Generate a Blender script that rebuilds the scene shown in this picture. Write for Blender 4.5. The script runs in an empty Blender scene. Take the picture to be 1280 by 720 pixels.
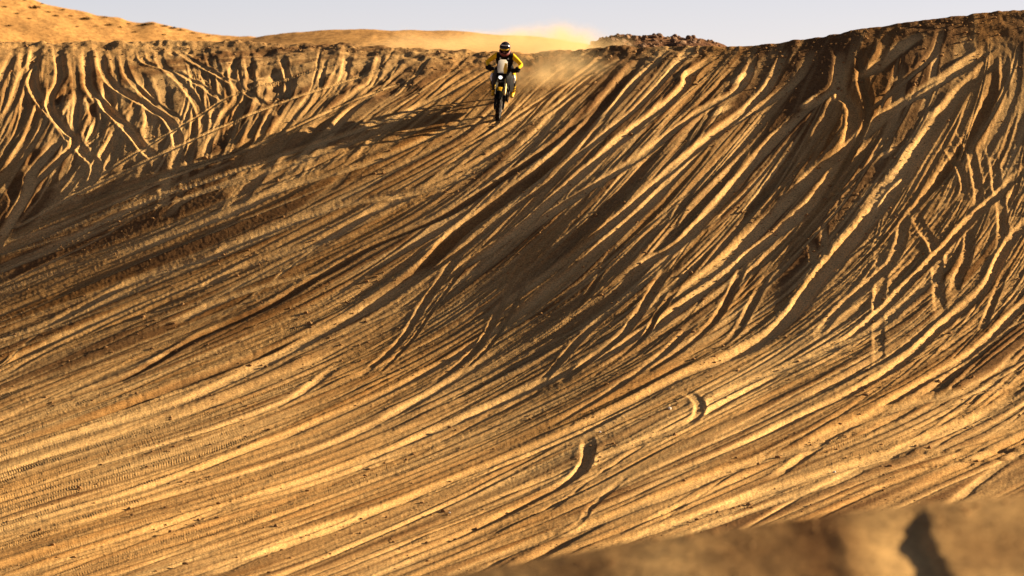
import bpy, bmesh, math, random
import numpy as np
from mathutils import Vector, Matrix
R = math.radians
sc = bpy.context.scene
col = sc.collection

# ------------------------------------------------------------------ camera
F = 7111.0                                   # focal length in photo pixels (200 mm lens on 36 mm)
PITCH = math.atan((150 - 360) / -F)          # the horizon stands about 210 px above the middle of the frame
cam_d = bpy.data.cameras.new('camera')
cam_d.lens = 200; cam_d.sensor_width = 36
cam_d.clip_start = 0.5; cam_d.clip_end = 20000
cam_d.dof.use_dof = True; cam_d.dof.focus_distance = 128; cam_d.dof.aperture_fstop = 2.6
cam = bpy.data.objects.new('camera', cam_d); col.objects.link(cam)
cam.location = (0, 0, 0); cam.rotation_euler = (R(90) - PITCH, 0, 0)
sc.camera = cam

# ------------------------------------------------------------------ light
SUN_EL, SUN_AZ = 17.5, 72.0                  # elevation; azimuth from +y (away from the camera) towards +x
world = bpy.data.worlds.new('World'); sc.world = world; world.use_nodes = True
wn = world.node_tree.nodes; wl = world.node_tree.links
sky = wn.new('ShaderNodeTexSky'); sky.sky_type = 'NISHITA'; sky.sun_disc = False
sky.sun_elevation = R(SUN_EL); sky.sun_rotation = R(SUN_AZ)
sky.air_density = 0.32; sky.dust_density = 0.15; sky.ozone_density = 3.0
tint = wn.new('ShaderNodeMix'); tint.data_type = 'RGBA'; tint.blend_type = 'MULTIPLY'
tint.inputs['Factor'].default_value = 1.0; tint.inputs['B'].default_value = (1.22, 0.74, 0.515, 1)
bg = wn['Background']; bg.inputs['Strength'].default_value = 0.07
wl.new(sky.outputs['Color'], tint.inputs['A']); wl.new(tint.outputs['Result'], bg.inputs['Color'])
sun_d = bpy.data.lights.new('sun', 'SUN'); sun_d.energy = 5.0; sun_d.angle = R(0.5); sun_d.color = (1.0, 0.80, 0.55)
sun = bpy.data.objects.new('sun', sun_d); col.objects.link(sun)
SUNV = Vector((math.cos(R(SUN_EL)) * math.sin(R(SUN_AZ)), math.cos(R(SUN_EL)) * math.cos(R(SUN_AZ)), math.sin(R(SUN_EL))))
sun.rotation_euler = SUNV.to_track_quat('Z', 'Y').to_euler()
vs = sc.view_settings
vs.view_transform = 'Standard'; vs.look = 'None'; vs.gamma = 1.0; vs.use_curve_mapping = False
vs.exposure = 1.75
sc.cycles.use_denoising = True
sc.cycles.max_bounces = 6; sc.cycles.diffuse_bounces = 2; sc.cycles.glossy_bounces = 2
sc.cycles.volume_bounces = 1

# ------------------------------------------------------------------ small helpers
def tag(o, label=None, cat=None, group=None, kind=None):
    if label: o['label'] = label
    if cat: o['category'] = cat
    if group: o['group'] = group
    if kind: o['kind'] = kind
    return o

def nodes_of(m):
    m.use_nodes = True
    return m.node_tree.nodes, m.node_tree.links

CP, SP = math.cos(PITCH), math.sin(PITCH)
def ray(c, r):                               # (x/y, z/y) of the sight line through photo pixel c, r
    u = (360.0 - r) / F
    dy = CP + u * SP
    return ((c - 640.0) / F) / dy, (-SP + u * CP) / dy
def px(c, r, Y):
    k, m = ray(c, r)
    return Vector((k * Y, Y, m * Y))

_lat = {}
def vnoise(x, y, seed):                      # smooth value noise in -1..1
    if seed not in _lat:
        _lat[seed] = np.random.RandomState(seed).uniform(-1, 1, (256, 256)).astype(np.float32)
    L = _lat[seed]
    xi = np.floor(x); yi = np.floor(y)
    fx = (x - xi).astype(np.float32); fy = (y - yi).astype(np.float32)
    fx = fx * fx * (3 - 2 * fx); fy = fy * fy * (3 - 2 * fy)
    xi = xi.astype(np.int32) & 255; yi = yi.astype(np.int32) & 255
    x1 = (xi + 1) & 255; y1 = (yi + 1) & 255
    a = L[xi, yi]; b = L[x1, yi]; c = L[xi, y1]; d = L[x1, y1]
    return a + (b - a) * fx + (c - a) * fy + (a - b - c + d) * fx * fy
def fbm(x, y, seed, n=3):
    s = 0; a = 1.0
    for i in range(n):
        s = s + a * vnoise(x * 2.03 ** i, y * 2.03 ** i, seed + i); a *= 0.5
    return s
def sstep(a, b, x):
    t = np.clip((x - a) / (b - a), 0, 1)
    return t * t * (3 - 2 * t)
def smooth_curve(pts, step=5.0):             # Catmull-Rom through the points, resampled
    P = np.array(pts, float)
    P = np.vstack([2 * P[0] - P[1], P, 2 * P[-1] - P[-2]])
    out = []
    for i in range(1, len(P) - 2):
        n = max(2, int(np.hypot(*(P[i + 1] - P[i])) / step))
        t = np.linspace(0, 1, n, endpoint=False)[:, None]
        p0, p1, p2, p3 = P[i - 1], P[i], P[i + 1], P[i + 2]
        out.append(0.5 * (2 * p1 + (p2 - p0) * t + (2 * p0 - 5 * p1 + 4 * p2 - p3) * t * t + (3 * p1 - p0 - 3 * p2 + p3) * t ** 3))
    out.append(P[-2][None])
    return np.vstack(out)
def blur(a, n, axis):
    if n < 1: return a
    pad = [(0, 0)] * a.ndim; pad[axis] = (n + 1, n)
    c = np.cumsum(np.pad(a, pad, mode='edge'), axis=axis, dtype=np.float64)
    sl = [slice(None)] * a.ndim; s2 = list(sl)
    sl[axis] = slice(2 * n + 1, None); s2[axis] = slice(0, -(2 * n + 1))
    return ((c[tuple(sl)] - c[tuple(s2)]) / (2 * n + 1)).astype(a.dtype)

def grid_mesh(name, X, Y, Z, mat, attrs=None):   # one sheet of quads from 2-D arrays
    h, w = X.shape
    me = bpy.data.meshes.new(name)
    co = np.stack([X, Y, Z], -1).reshape(-1, 3).astype(np.float32)
    idx = np.arange(h * w, dtype=np.int32).reshape(h, w)
    q = np.stack([idx[:-1, :-1], idx[1:, :-1], idx[1:, 1:], idx[:-1, 1:]], -1).reshape(-1, 4)
    me.vertices.add(len(co)); me.vertices.foreach_set('co', co.ravel())
    me.loops.add(q.size); me.loops.foreach_set('vertex_index', q.ravel())
    me.polygons.add(len(q))
    me.polygons.foreach_set('loop_start', np.arange(0, q.size, 4, dtype=np.int32))
    me.polygons.foreach_set('use_smooth', np.ones(len(q), dtype=bool))
    for k, v in (attrs or {}).items():
        at = me.attributes.new(k, 'FLOAT', 'POINT'); at.data.foreach_set('value', v.ravel().astype(np.float32))
    me.update(calc_edges=True)
    me.materials.append(mat)
    o = bpy.data.objects.new(name, me); col.objects.link(o)
    return o

# ------------------------------------------------------------------ sand material
def sand_material(name, dark, pale, ochre, grain=26.0, bump=0.55, dist=0.014):
    m = bpy.data.materials.new(name); n, l = nodes_of(m)
    b = n['Principled BSDF']; b.inputs['Roughness'].default_value = 1.0
    b.inputs['Specular IOR Level'].default_value = 0.05
    geo = n.new('ShaderNodeNewGeometry')
    def noise(scale, detail=3, rough=0.6):
        t = n.new('ShaderNodeTexNoise'); t.inputs['Scale'].default_value = scale
        t.inputs['Detail'].default_value = detail; t.inputs['Roughness'].default_value = rough
        l.new(geo.outputs['Position'], t.inputs['Vector']); return t.outputs['Fac']
    def ramp(sock, a, c):
        t = n.new('ShaderNodeMapRange'); t.inputs['From Min'].default_value = a; t.inputs['From Max'].default_value = c
        l.new(sock, t.inputs['Value']); return t.outputs['Result']
    def math_(op, a, c):
        t = n.new('ShaderNodeMath'); t.operation = op
        for i, v in enumerate((a, c)):
            if isinstance(v, (int, float)): t.inputs[i].default_value = v
            else: l.new(v, t.inputs[i])
        return t.outputs[0]
    def mix(f, a, c, mode='MIX'):
        t = n.new('ShaderNodeMix'); t.data_type = 'RGBA'; t.blend_type = mode
        for k, v in (('Factor', f), ('A', a), ('B', c)):
            if isinstance(v, (int, float)): t.inputs[k].default_value = v
            elif isinstance(v, tuple): t.inputs[k].default_value = (*v, 1)
            else: l.new(v, t.inputs[k])
        return t.outputs['Result']
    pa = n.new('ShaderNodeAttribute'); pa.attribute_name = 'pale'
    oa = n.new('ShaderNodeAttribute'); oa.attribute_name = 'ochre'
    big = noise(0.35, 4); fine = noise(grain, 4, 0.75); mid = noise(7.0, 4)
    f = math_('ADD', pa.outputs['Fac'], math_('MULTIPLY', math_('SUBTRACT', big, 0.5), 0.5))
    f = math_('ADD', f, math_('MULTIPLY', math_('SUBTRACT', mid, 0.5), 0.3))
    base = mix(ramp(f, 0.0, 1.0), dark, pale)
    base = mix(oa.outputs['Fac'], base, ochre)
    spk = mix(ramp(fine, 0.36, 0.62), (0.50, 0.47, 0.45), (1.25, 1.24, 1.22))
    base = mix(1.0, base, spk, 'MULTIPLY')
    l.new(base, b.inputs['Base Color'])
    bp = n.new('ShaderNodeBump'); bp.inputs['Strength'].default_value = bump; bp.inputs['Distance'].default_value = dist
    hsum = math_('ADD', fine, math_('MULTIPLY', mid, 0.5))
    l.new(hsum, bp.inputs['Height']); l.new(bp.outputs['Normal'], b.inputs['Normal'])
    return m
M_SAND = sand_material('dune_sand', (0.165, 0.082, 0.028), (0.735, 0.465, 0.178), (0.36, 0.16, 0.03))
M_FAR = sand_material('far_sand', (0.36, 0.19, 0.062), (0.52, 0.29, 0.095), (0.40, 0.19, 0.045), grain=5, bump=0.12, dist=0.05)

# ------------------------------------------------------------------ the dune face
class Sheet:
    """A sheet of ground laid out finely where the lens looks: column c and a fraction t between two rows."""
    def __init__(s, cols, ts, top, bottom, slope, y0, t0):
        s.cols, s.ts = cols, ts
        C = np.broadcast_to(cols[None], (len(ts), len(cols))).astype(np.float64)
        tp = np.interp(cols, *zip(*top)); tp = np.interp(cols, np.arange(-900, 2200, 5.0), blur(np.interp(np.arange(-900, 2200, 5.0), *zip(*top))[None], 9, 1)[0])
        bt = np.interp(cols, *zip(*bottom))
        s.top, s.bot = tp, bt
        Rw = tp[None] + ts[:, None] * (bt - tp)[None]
        s.C, s.Rw = C, Rw
        K, M = ray(C, Rw)
        S = slope(C, Rw)
        Yv = np.zeros_like(C)
        i0 = int(np.argmin(abs(ts - t0)))
        Yv[i0] = y0(cols)
        for i in range(i0 + 1, len(ts)):
            Yv[i] = Yv[i - 1] * (1 + (M[i] - M[i - 1]) / np.maximum(S[i] - M[i], .02))
        for i in range(i0 - 1, -1, -1):
            Yv[i] = Yv[i + 1] * (1 + (M[i] - M[i + 1]) / np.maximum(S[i] - M[i], .02))
        s.X, s.Y, s.Z = K * Yv, Yv, M * Yv
        s.H = np.zeros(C.shape, np.float32); s.rough = None
        s.pale = np.zeros(C.shape, np.float32); s.ochre = np.zeros(C.shape, np.float32)
    def ij(s, c, r):
        j = np.interp(c, s.cols, np.arange(len(s.cols)))
        tp = np.interp(c, s.cols, s.top); bt = np.interp(c, s.cols, s.bot)
        i = np.interp((r - tp) / (bt - tp), s.ts, np.arange(len(s.ts)))
        return i, j
    def sample(s, A, c, r):
        i, j = s.ij(c, r)
        i0 = np.clip(np.floor(i).astype(int), 0, len(s.ts) - 2); j0 = np.clip(np.floor(j).astype(int), 0, len(s.cols) - 2)
        a = i - i0; b = j - j0
        return (A[i0, j0] * (1 - a) + A[i0 + 1, j0] * a) * (1 - b) + (A[i0, j0 + 1] * (1 - a) + A[i0 + 1, j0 + 1] * a) * b
    def at(s, c, r):                          # world point on the finished ground
        return Vector([float(s.sample(A, np.array(float(c)), np.array(float(r)))) for A in (s.X, s.Y, s.Z + s.H)])
    def track(s, pts, w, D, pale=0.5, berm=0.45, fade=0.12, erase=0.8, och=0.0, seed=0, curve=True, step=6.0, wob=0.12, bench=0.55, bars=0.0, cant=0.2):
        """Press a wheel track of half width w and depth D (metres) along photo-pixel points."""
        P = smooth_curve(pts, step) if curve else np.array(pts, float)
        c, r = P[:, 0], P[:, 1]
        keep = (c > s.cols[0]) & (c < s.cols[-1]) & (r > np.interp(c, s.cols, s.top) - 3) & (r < 800)
        if keep.sum() < 3: return
        c, r = c[keep], r[keep]
        X = s.sample(s.X, c, r); Y = s.sample(s.Y, c, r)
        gi, gj = s.ij(c, r)
        L = np.concatenate([[0], np.cumsum(np.hypot(np.diff(X), np.diff(Y)))]); T = L[-1] + 1e-6
        rs = np.random.RandomState(seed)
        dep = np.interp(L, np.linspace(0, T, max(3, int(T / 0.8))), rs.uniform(0.65, 1.3, max(3, int(T / 0.8))))
        wid = np.interp(L, np.linspace(0, T, max(3, int(T / 0.6))), rs.uniform(1 - wob, 1 + wob, max(3, int(T / 0.6))))
        if fade: dep = dep * np.clip(np.minimum(L / (fade * T), (T - L) / (fade * T)), 0, 1) ** 0.7
        pad = 2.7 * w * 1.2
        pc = pad * F / Y
        dj = (pc / np.median(np.diff(s.cols)[(s.cols[:-1] > 0) & (s.cols[:-1] < 1280)])).max() + 2
        dr = (s.bot - s.top).mean()
        di = pc.max() * 0.62 / (np.median(np.diff(s.ts)) * dr) + 2
        a0, a1 = int(max(0, gi.min() - di)), int(min(len(s.ts), gi.max() + di + 1))
        b0, b1 = int(max(0, gj.min() - dj)), int(min(len(s.cols), gj.max() + dj + 1))
        if a1 - a0 < 2 or b1 - b0 < 2: return
        W = np.full((a1 - a0, b1 - b0), 99.0, np.float32); DP = np.zeros_like(W); SG = np.zeros_like(W); DN = np.zeros_like(W); DX = np.zeros_like(W); LN = np.zeros_like(W)
        for k in range(len(X) - 1):
            i0, i1 = int(max(a0, min(gi[k], gi[k + 1]) - di)), int(min(a1, max(gi[k], gi[k + 1]) + di + 1))
            j0, j1 = int(max(b0, min(gj[k], gj[k + 1]) - dj)), int(min(b1, max(gj[k], gj[k + 1]) + dj + 1))
            if i1 <= i0 or j1 <= j0: continue
            ex, ey = X[k + 1] - X[k], Y[k + 1] - Y[k]; e2 = ex * ex + ey * ey + 1e-9
            vx = s.X[i0:i1, j0:j1] - X[k]; vy = s.Y[i0:i1, j0:j1] - Y[k]
            t = np.clip((vx * ex + vy * ey) / e2, 0, 1)
            d = np.hypot(vx - t * ex, vy - t * ey) / (w * (wid[k] + (wid[k + 1] - wid[k]) * t))
            sub = (slice(i0 - a0, i1 - a0), slice(j0 - b0, j1 - b0))
            m = d < W[sub]
            W[sub] = np.where(m, d, W[sub]); DP[sub] = np.where(m, dep[k] + (dep[k + 1] - dep[k]) * t, DP[sub])
            SG[sub] = np.where(m, vx * ey - vy * ex, SG[sub]); DN[sub] = np.where(m, (t * ey - vy) / w, DN[sub]); DX[sub] = np.where(m, (vx - t * ex) / w, DX[sub])
            if bars: LN[sub] = np.where(m, L[k] + t * (L[k + 1] - L[k]), LN[sub])
        lop = 1 + 0.5 * rs.uniform(-1, 1) * np.sign(SG)
        if s.rough is not None: W = W * (1 + 0.06 * s.rough[a0:a1, b0:b1])
        floor = 1 - sstep(0.45, 1.15, W)
        prof = -D * floor + berm * D * lop * np.exp(-((W - 1.55) / 0.42) ** 2)
        prof += D * (bench * np.clip(DN, -1.3, 1.3) - cant * np.clip(DX, -1.3, 1.3)) * np.exp(-(W / 1.25) ** 4)
        if bars: prof += bars * np.sin(LN * 2 * math.pi / 0.13) * floor
        er = (1 - sstep(1.0, 1.7, W)) * np.minimum(DP, 1) * erase
        reg = (slice(a0, a1), slice(b0, b1))
        s.H[reg] = s.H[reg] * (1 - er) + prof * DP
        p = floor * np.minimum(DP, 1)
        s.pale[reg] = s.pale[reg] * (1 - p) + pale * p
        if och: s.ochre[reg] = np.maximum(s.ochre[reg] * (1 - p), och * p * 0 + och * np.exp(-(W / 1.6) ** 2) * np.minimum(DP, 1))

CREST = [(-700, 46), (0, 52), (150, 52), (330, 53), (430, 56), (560, 62), (640, 65), (740, 60), (800, 58), (905, 57), (950, 60),
         (1000, 50), (1050, 42), (1100, 34), (1150, 26), (1200, 20), (1280, 13), (1400, 4), (1900, -12)]
S_ROWS = np.array([-20, 30, 57, 90, 120, 170, 230, 300, 380, 460, 540, 620, 720, 830], float)
S_COLS = np.array([-700, 0, 320, 480, 640, 960, 1280, 1900], float)
S_TAB = np.array([
    [.19, .19, .19, .21, .25, .31, .46, .55, .50, .36, .24, .18, .14, .12],
    [.18, .18, .18, .20, .22, .30, .54, .63, .52, .32, .205, .15, .115, .10],
    [.16, .16, .16, .17, .20, .33, .64, .66, .51, .32, .205, .15, .115, .10],
    [.16, .16, .16, .17, .23, .44, .66, .66, .52, .32, .205, .15, .115, .10],
    [.16, .16, .16, .18, .25, .48, .58, .53, .43, .30, .205, .155, .12, .10],
    [.35, .36, .38, .40, .42, .44, .45, .45, .39, .29, .19, .145, .115, .10],
    [.40, .42, .44, .46, .48, .50, .50, .47, .41, .31, .22, .17, .14, .12],
    [.40, .42, .44, .46, .48, .50, .50, .47, .41, .31, .22, .17, .14, .12]])
def bil(tab, xs, ys, x, y):
    fi = np.interp(x, xs, np.arange(len(xs))); fj = np.interp(y, ys, np.arange(len(ys)))
    i = np.clip(fi.astype(int), 0, len(xs) - 2); j = np.clip(fj.astype(int), 0, len(ys) - 2); a = fi - i; b = fj - j
    return (tab[i, j] * (1 - a) + tab[i + 1, j] * a) * (1 - b) + (tab[i, j + 1] * (1 - a) + tab[i + 1, j + 1] * a) * b
def slope_dune(C, Rw):
    cc = np.arange(-1000, 2300, 10.0); rr = np.arange(-60, 860, 10.0)
    T = bil(S_TAB, S_COLS, S_ROWS, *np.meshgrid(cc, rr, indexing='ij'))
    for _ in range(2): T = blur(blur(T, 11, 0), 3, 1)
    return bil(T, cc, rr, C, Rw)

STEP = 0.95
cols = np.concatenate([np.arange(-520, -30, 5.0), np.arange(-30, 1310, STEP), np.arange(1312, 1800, 5.0)])
tmax = 690 / 773.0
ts = np.concatenate([np.arange(0, tmax, STEP / 773.0), np.linspace(tmax + .004, 1, 24)])
dune = Sheet(cols, ts, CREST, [(-700, 830), (1900, 830)], slope_dune, lambda c: 141 - 0.0040 * (c - 640) + 0.0016 * 60 * np.logaddexp(0, (460 - c) / 60) + 0.0028 * 80 * (np.logaddexp(0, (c - 600) / 80) - np.log1p(np.exp(.5))) + 0.0012 * 90 * np.logaddexp(0, (c - 800) / 90), 0.12)

# flow families: ordered curves the wheels follow down the face
FA = [[(900, 20), (560, 75), (430, 130), (280, 190), (130, 245), (0, 300), (-150, 360), (-600, 560)],
      [(900, 10), (660, 80), (560, 160), (430, 225), (280, 290), (140, 345), (0, 400), (-150, 455), (-600, 620)],
      [(850, 0), (720, 85), (640, 170), (520, 260), (380, 335), (220, 410), (0, 500), (-150, 560), (-600, 720)],
      [(860, 10), (790, 70), (700, 160), (590, 270), (450, 370), (300, 440), (150, 500), (0, 552), (-150, 600), (-600, 760)],
      [(920, 10), (860, 70), (770, 170), (660, 280), (540, 380), (380, 460), (190, 530), (0, 590), (-600, 800)],
      [(980, 10), (930, 65), (850, 160), (750, 270), (640, 370), (510, 450), (330, 530), (150, 590), (0, 635), (-600, 830)],
      [(1040, 10), (1010, 55), (940, 150), (850, 260), (740, 370), (600, 460), (430, 540), (230, 610), (0, 680), (-500, 850)],
      [(1105, 5), (1090, 40), (1040, 150), (950, 270), (840, 380), (700, 470), (520, 560), (320, 630), (100, 700), (-350, 850)],
      [(1170, 0), (1160, 30), (1140, 120), (1070, 240), (970, 360), (840, 450), (660, 540), (450, 630), (250, 700), (-200, 850)],
      [(1235, -10), (1230, 20), (1215, 120), (1160, 230), (1080, 350), (960, 440), (790, 530), (600, 620), (420, 690), (0, 850)],
      [(1310, -20), (1305, 20), (1290, 120), (1250, 230), (1190, 330), (1090, 420), (940, 500), (760, 590), (580, 670), (140, 850)],
      [(1390, -20), (1380, 150), (1340, 260), (1290, 350), (1200, 440), (1080, 520), (900, 600), (700, 690), (330, 850)],
      [(1490, -20), (1480, 200), (1430, 350), (1350, 450), (1230, 540), (1050, 620), (860, 700), (500, 850)],
      [(1620, -20), (1610, 250), (1560, 400), (1450, 520), (1290, 620), (1080, 720), (750, 850)],
      [(1900, -20), (1880, 300), (1800, 450), (1650, 600), (1480, 700), (1200, 850)]]
FB = [[(-300, 20), (-260, 110), (-300, 200), (-420, 330), (-800, 850)],
      [(-90, 20), (-70, 110), (-100, 200), (-180, 320), (-500, 850)],
      [(20, 20), (20, 100), (5, 160), (-45, 240), (-110, 330), (-400, 850)],
      [(105, 20), (115, 105), (95, 165), (50, 240), (0, 320), (-300, 850)],
      [(180, 20), (212, 105), (205, 165), (170, 240), (120, 320), (-200, 850)],
      [(280, 20), (320, 100), (312, 155), (280, 230), (220, 320), (-100, 850)],
      [(420, 20), (400, 100), (370, 145), (320, 210), (250, 320), (0, 850)],
      [(560, 20), (490, 100), (430, 150), (370, 220), (300, 330), (50, 850)],
      [(760, 20), (640, 85), (540, 150), (450, 230), (350, 340), (100, 850)],
      [(1500, 20), (1100, 200), (800, 500), (600, 850)]]
ROWS = np.arange(-20, 851, 2.0)
def family(curves):
    T = np.array([np.interp(ROWS, *zip(*[(y, x) for x, y in smooth_curve(k, 6)])) for k in curves])
    return T                                  # [curve, row] -> column
TA, TB = family(FA), family(FB)
def fam_q(T, C, Rw):
    q = np.zeros_like(C)
    ri = np.clip((Rw - ROWS[0]) / 2.0, 0, len(ROWS) - 1.001)
    # rows vary slowly along each sheet row: use per-column-block interpolation on the sheet's own rows
    kk = np.arange(T.shape[0], dtype=float)
    lo = np.floor(ri).astype(int); fr = ri - lo
    cur = np.full(C.shape, -1.0)
    prev = None
    for k in range(T.shape[0]):
        xk = T[k][lo] * (1 - fr) + T[k][np.minimum(lo + 1, len(ROWS) - 1)] * fr
        if prev is not None:
            f = (C - prev) / np.maximum(xk - prev, 4.0)
            m = (f >= 0) & (f < 1); q[m] = (k - 1 + f)[m]
            if k == 1: m0 = f < 0; q[m0] = np.maximum(f[m0], -3)
            if k == T.shape[0] - 1: m1 = f >= 1; q[m1] = np.minimum(k - 1 + f[m1], k + 3)
        prev = xk
    return q
def fam_x(T, q, r):
    q = np.clip(q, 0, T.shape[0] - 1.001); k = q.astype(int); a = q - k
    ri = np.clip((r - ROWS[0]) / 2.0, 0, len(ROWS) - 1.001); lo = ri.astype(int); fr = ri - lo
    g = lambda kk: T[kk, lo] * (1 - fr) + T[kk, lo + 1] * fr
    return g(k) * (1 - a) + g(k + 1) * a

C, Rw = dune.C, dune.Rw
qa = fam_q(TA, C, Rw); qb = fam_q(TB, C, Rw)
qa = blur(blur(qa, 9, 1), 6, 0); qb = blur(blur(qb, 9, 1), 6, 0)
va = (Rw - C); vb = Rw
# where the left family of steep S-shaped tracks rules
ln = (Rw - np.interp(C, [-600, 0, 150, 300, 450, 560, 640, 700], [420, 300, 245, 185, 128, 95, 62, 40]))
zb = 1 - sstep(-22, 18, ln + 10 * vnoise(C / 60, Rw / 40, 77))
def streaks(q, v, sd):
    dqr = np.maximum(np.abs(np.gradient(q, axis=0)), np.abs(np.gradient(q, axis=1)))[:, :]
    warp = 0.16 * vnoise(v / 170, q * 1.1, sd + 50)
    q = q + warp
    h = 0
    for k, (fq, lv, a) in enumerate([(0.9, 520, .036), (2.0, 400, .024), (4.3, 300, .014), (9.1, 240, .0085), (19.0, 180, .0048), (37.0, 120, .002)]):
        n = vnoise(q * fq + 37.1 * k, v / lv + 11.3 * k, sd + k)
        if k in (1, 2): n = 1 - 2 * np.abs(n) ** 0.8
        mod = 0.35 + 0.9 * np.clip(0.5 + 0.9 * vnoise(q * fq * .5 + 5 * k, v / (lv * .7), sd + 20 + k), 0, 1)
        h = h + a * n * mod * (1 - sstep(.06, .16, fq * dqr))   # too fine for the sheet: left to the material
    return h.astype(np.float32)
hA = streaks(qa, va, 100); hB = streaks(qb, vb, 200) * 1.1
calm = 1 - .5 * sstep(640, 900, C) * sstep(430, 540, Rw) + .9 * sstep(700, 450, C) * sstep(420, 520, Rw)
dune.H += (hA * (1 - zb) * calm + hB * zb).astype(np.float32)
# churned lip under the crest and lumps in the upper left
crest_d = Rw - dune.top[None]
lip = np.exp(-np.maximum(crest_d, 0) / np.interp(C, [0, 500, 700, 900, 1280], [26, 36, 26, 34, 46]))
PX, PY = dune.X, dune.Y
dune.H += (lip * ((.052 - .026 * sstep(700, 1000, C)) * fbm(PX / 0.55, PY / 0.9, 300) + (.028 - .012 * sstep(700, 1000, C)) * fbm(PX / 0.2, PY / 0.4, 310, 2))).astype(np.float32)
upl = zb * sstep(20, 45, crest_d) * sstep(640, 500, C)
lump = np.clip(fbm(PX / 1.0, PY / 2.2, 320, 3) - 0.25, 0, 1)
dune.H -= (upl * 0.16 * lump).astype(np.float32)
# gravel crust, painted darker over steep middle and upper right to deepen shade
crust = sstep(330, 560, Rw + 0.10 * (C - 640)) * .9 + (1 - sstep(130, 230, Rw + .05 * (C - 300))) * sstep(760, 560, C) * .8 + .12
# sand colour: soft pale drifts, gravel crust with painted shade, ochre where freshly dug
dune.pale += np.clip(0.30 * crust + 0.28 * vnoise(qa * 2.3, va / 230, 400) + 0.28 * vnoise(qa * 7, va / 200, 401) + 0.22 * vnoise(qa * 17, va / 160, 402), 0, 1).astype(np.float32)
hs = hA * (1 - zb) + hB * zb
dune.pale += (0.38 * np.clip(-hs / hs.std() - .25, 0, 1.6) - .10).astype(np.float32)
dune.ochre += (0.5 * np.clip(vnoise(qa * 1.1 + 9, va / 300, 410), 0, 1)).astype(np.float32)

# tracks that follow the flow, one by one
dune.rough = (vnoise((PX + .4 * PY) / .16, (PY - .3 * PX) / .22, 450) + .7 * vnoise((PX - .3 * PY) / .07, (PY + .3 * PX) / .10, 451)).astype(np.float32)
rng = random.Random(5)
for k in range(760):
    T, q0, rr = (TA, 13.2 * rng.random() ** 1.25 - .2, None)
    if k % 5 == 0: T = TB; q0 = rng.uniform(1, 8)
    L = rng.uniform(90, 420) if T is TA else rng.uniform(60, 160)
    r0 = rng.uniform(40, 640) if T is TA else rng.uniform(55, 150)
    r = np.arange(r0, min(r0 + L, 760), 4.0)
    if len(r) < 6: continue
    if T is TA and r[0] > 430 and q0 > 8.3 and rng.random() < .6: continue
    drift = rng.uniform(-0.5, 0.5) if rng.random() < .5 else rng.uniform(-.1, .1)
    q = q0 + drift * (r - r0) / L + 0.05 * np.sin(r / rng.uniform(25, 60) + rng.uniform(0, 6))
    c = fam_x(T, q, r)
    w = max(rng.choice([.03, .04, .05, .06, .08, .10, .13, .2]), .07 * min(1, max(0, (r0 - 330) / 150)))
    dune.track(np.stack([c, r], 1), w, w * rng.uniform(.16, .42), pale=rng.uniform(.2, .9), berm=rng.uniform(.05, .25), fade=.35, erase=.5, bars=.0015 if rng.random() < .12 else 0, seed=k, curve=False,
               och=0.35 if rng.random() < .15 else 0)

# thin single wheel lines laid late, some cutting across the flow
for k in range(420):
    q0 = 13 * rng.random() - .2; L = rng.uniform(120, 480); r0 = rng.uniform(45, 640)
    r = np.arange(r0, min(r0 + L, 760), 4.0)
    if len(r) < 6 or (r[0] > 400 and q0 > 8 and rng.random() < .6): continue
    q = q0 + rng.uniform(-1.1, 1.1) * (r - r0) / L * rng.random() + .04 * np.sin(r / rng.uniform(25, 60) + rng.uniform(0, 6))
    w = rng.choice([.03, .035, .045, .055]) * (1 + 1.0 * min(1, max(0, (r0 - 330) / 200)))
    dune.track(np.stack([fam_x(TA, q, r), r], 1), w, w * rng.uniform(.3, .6), pale=rng.uniform(.4, 1), berm=rng.uniform(.1, .4), fade=.3, erase=.7, seed=3000 + k, curve=False)
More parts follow.
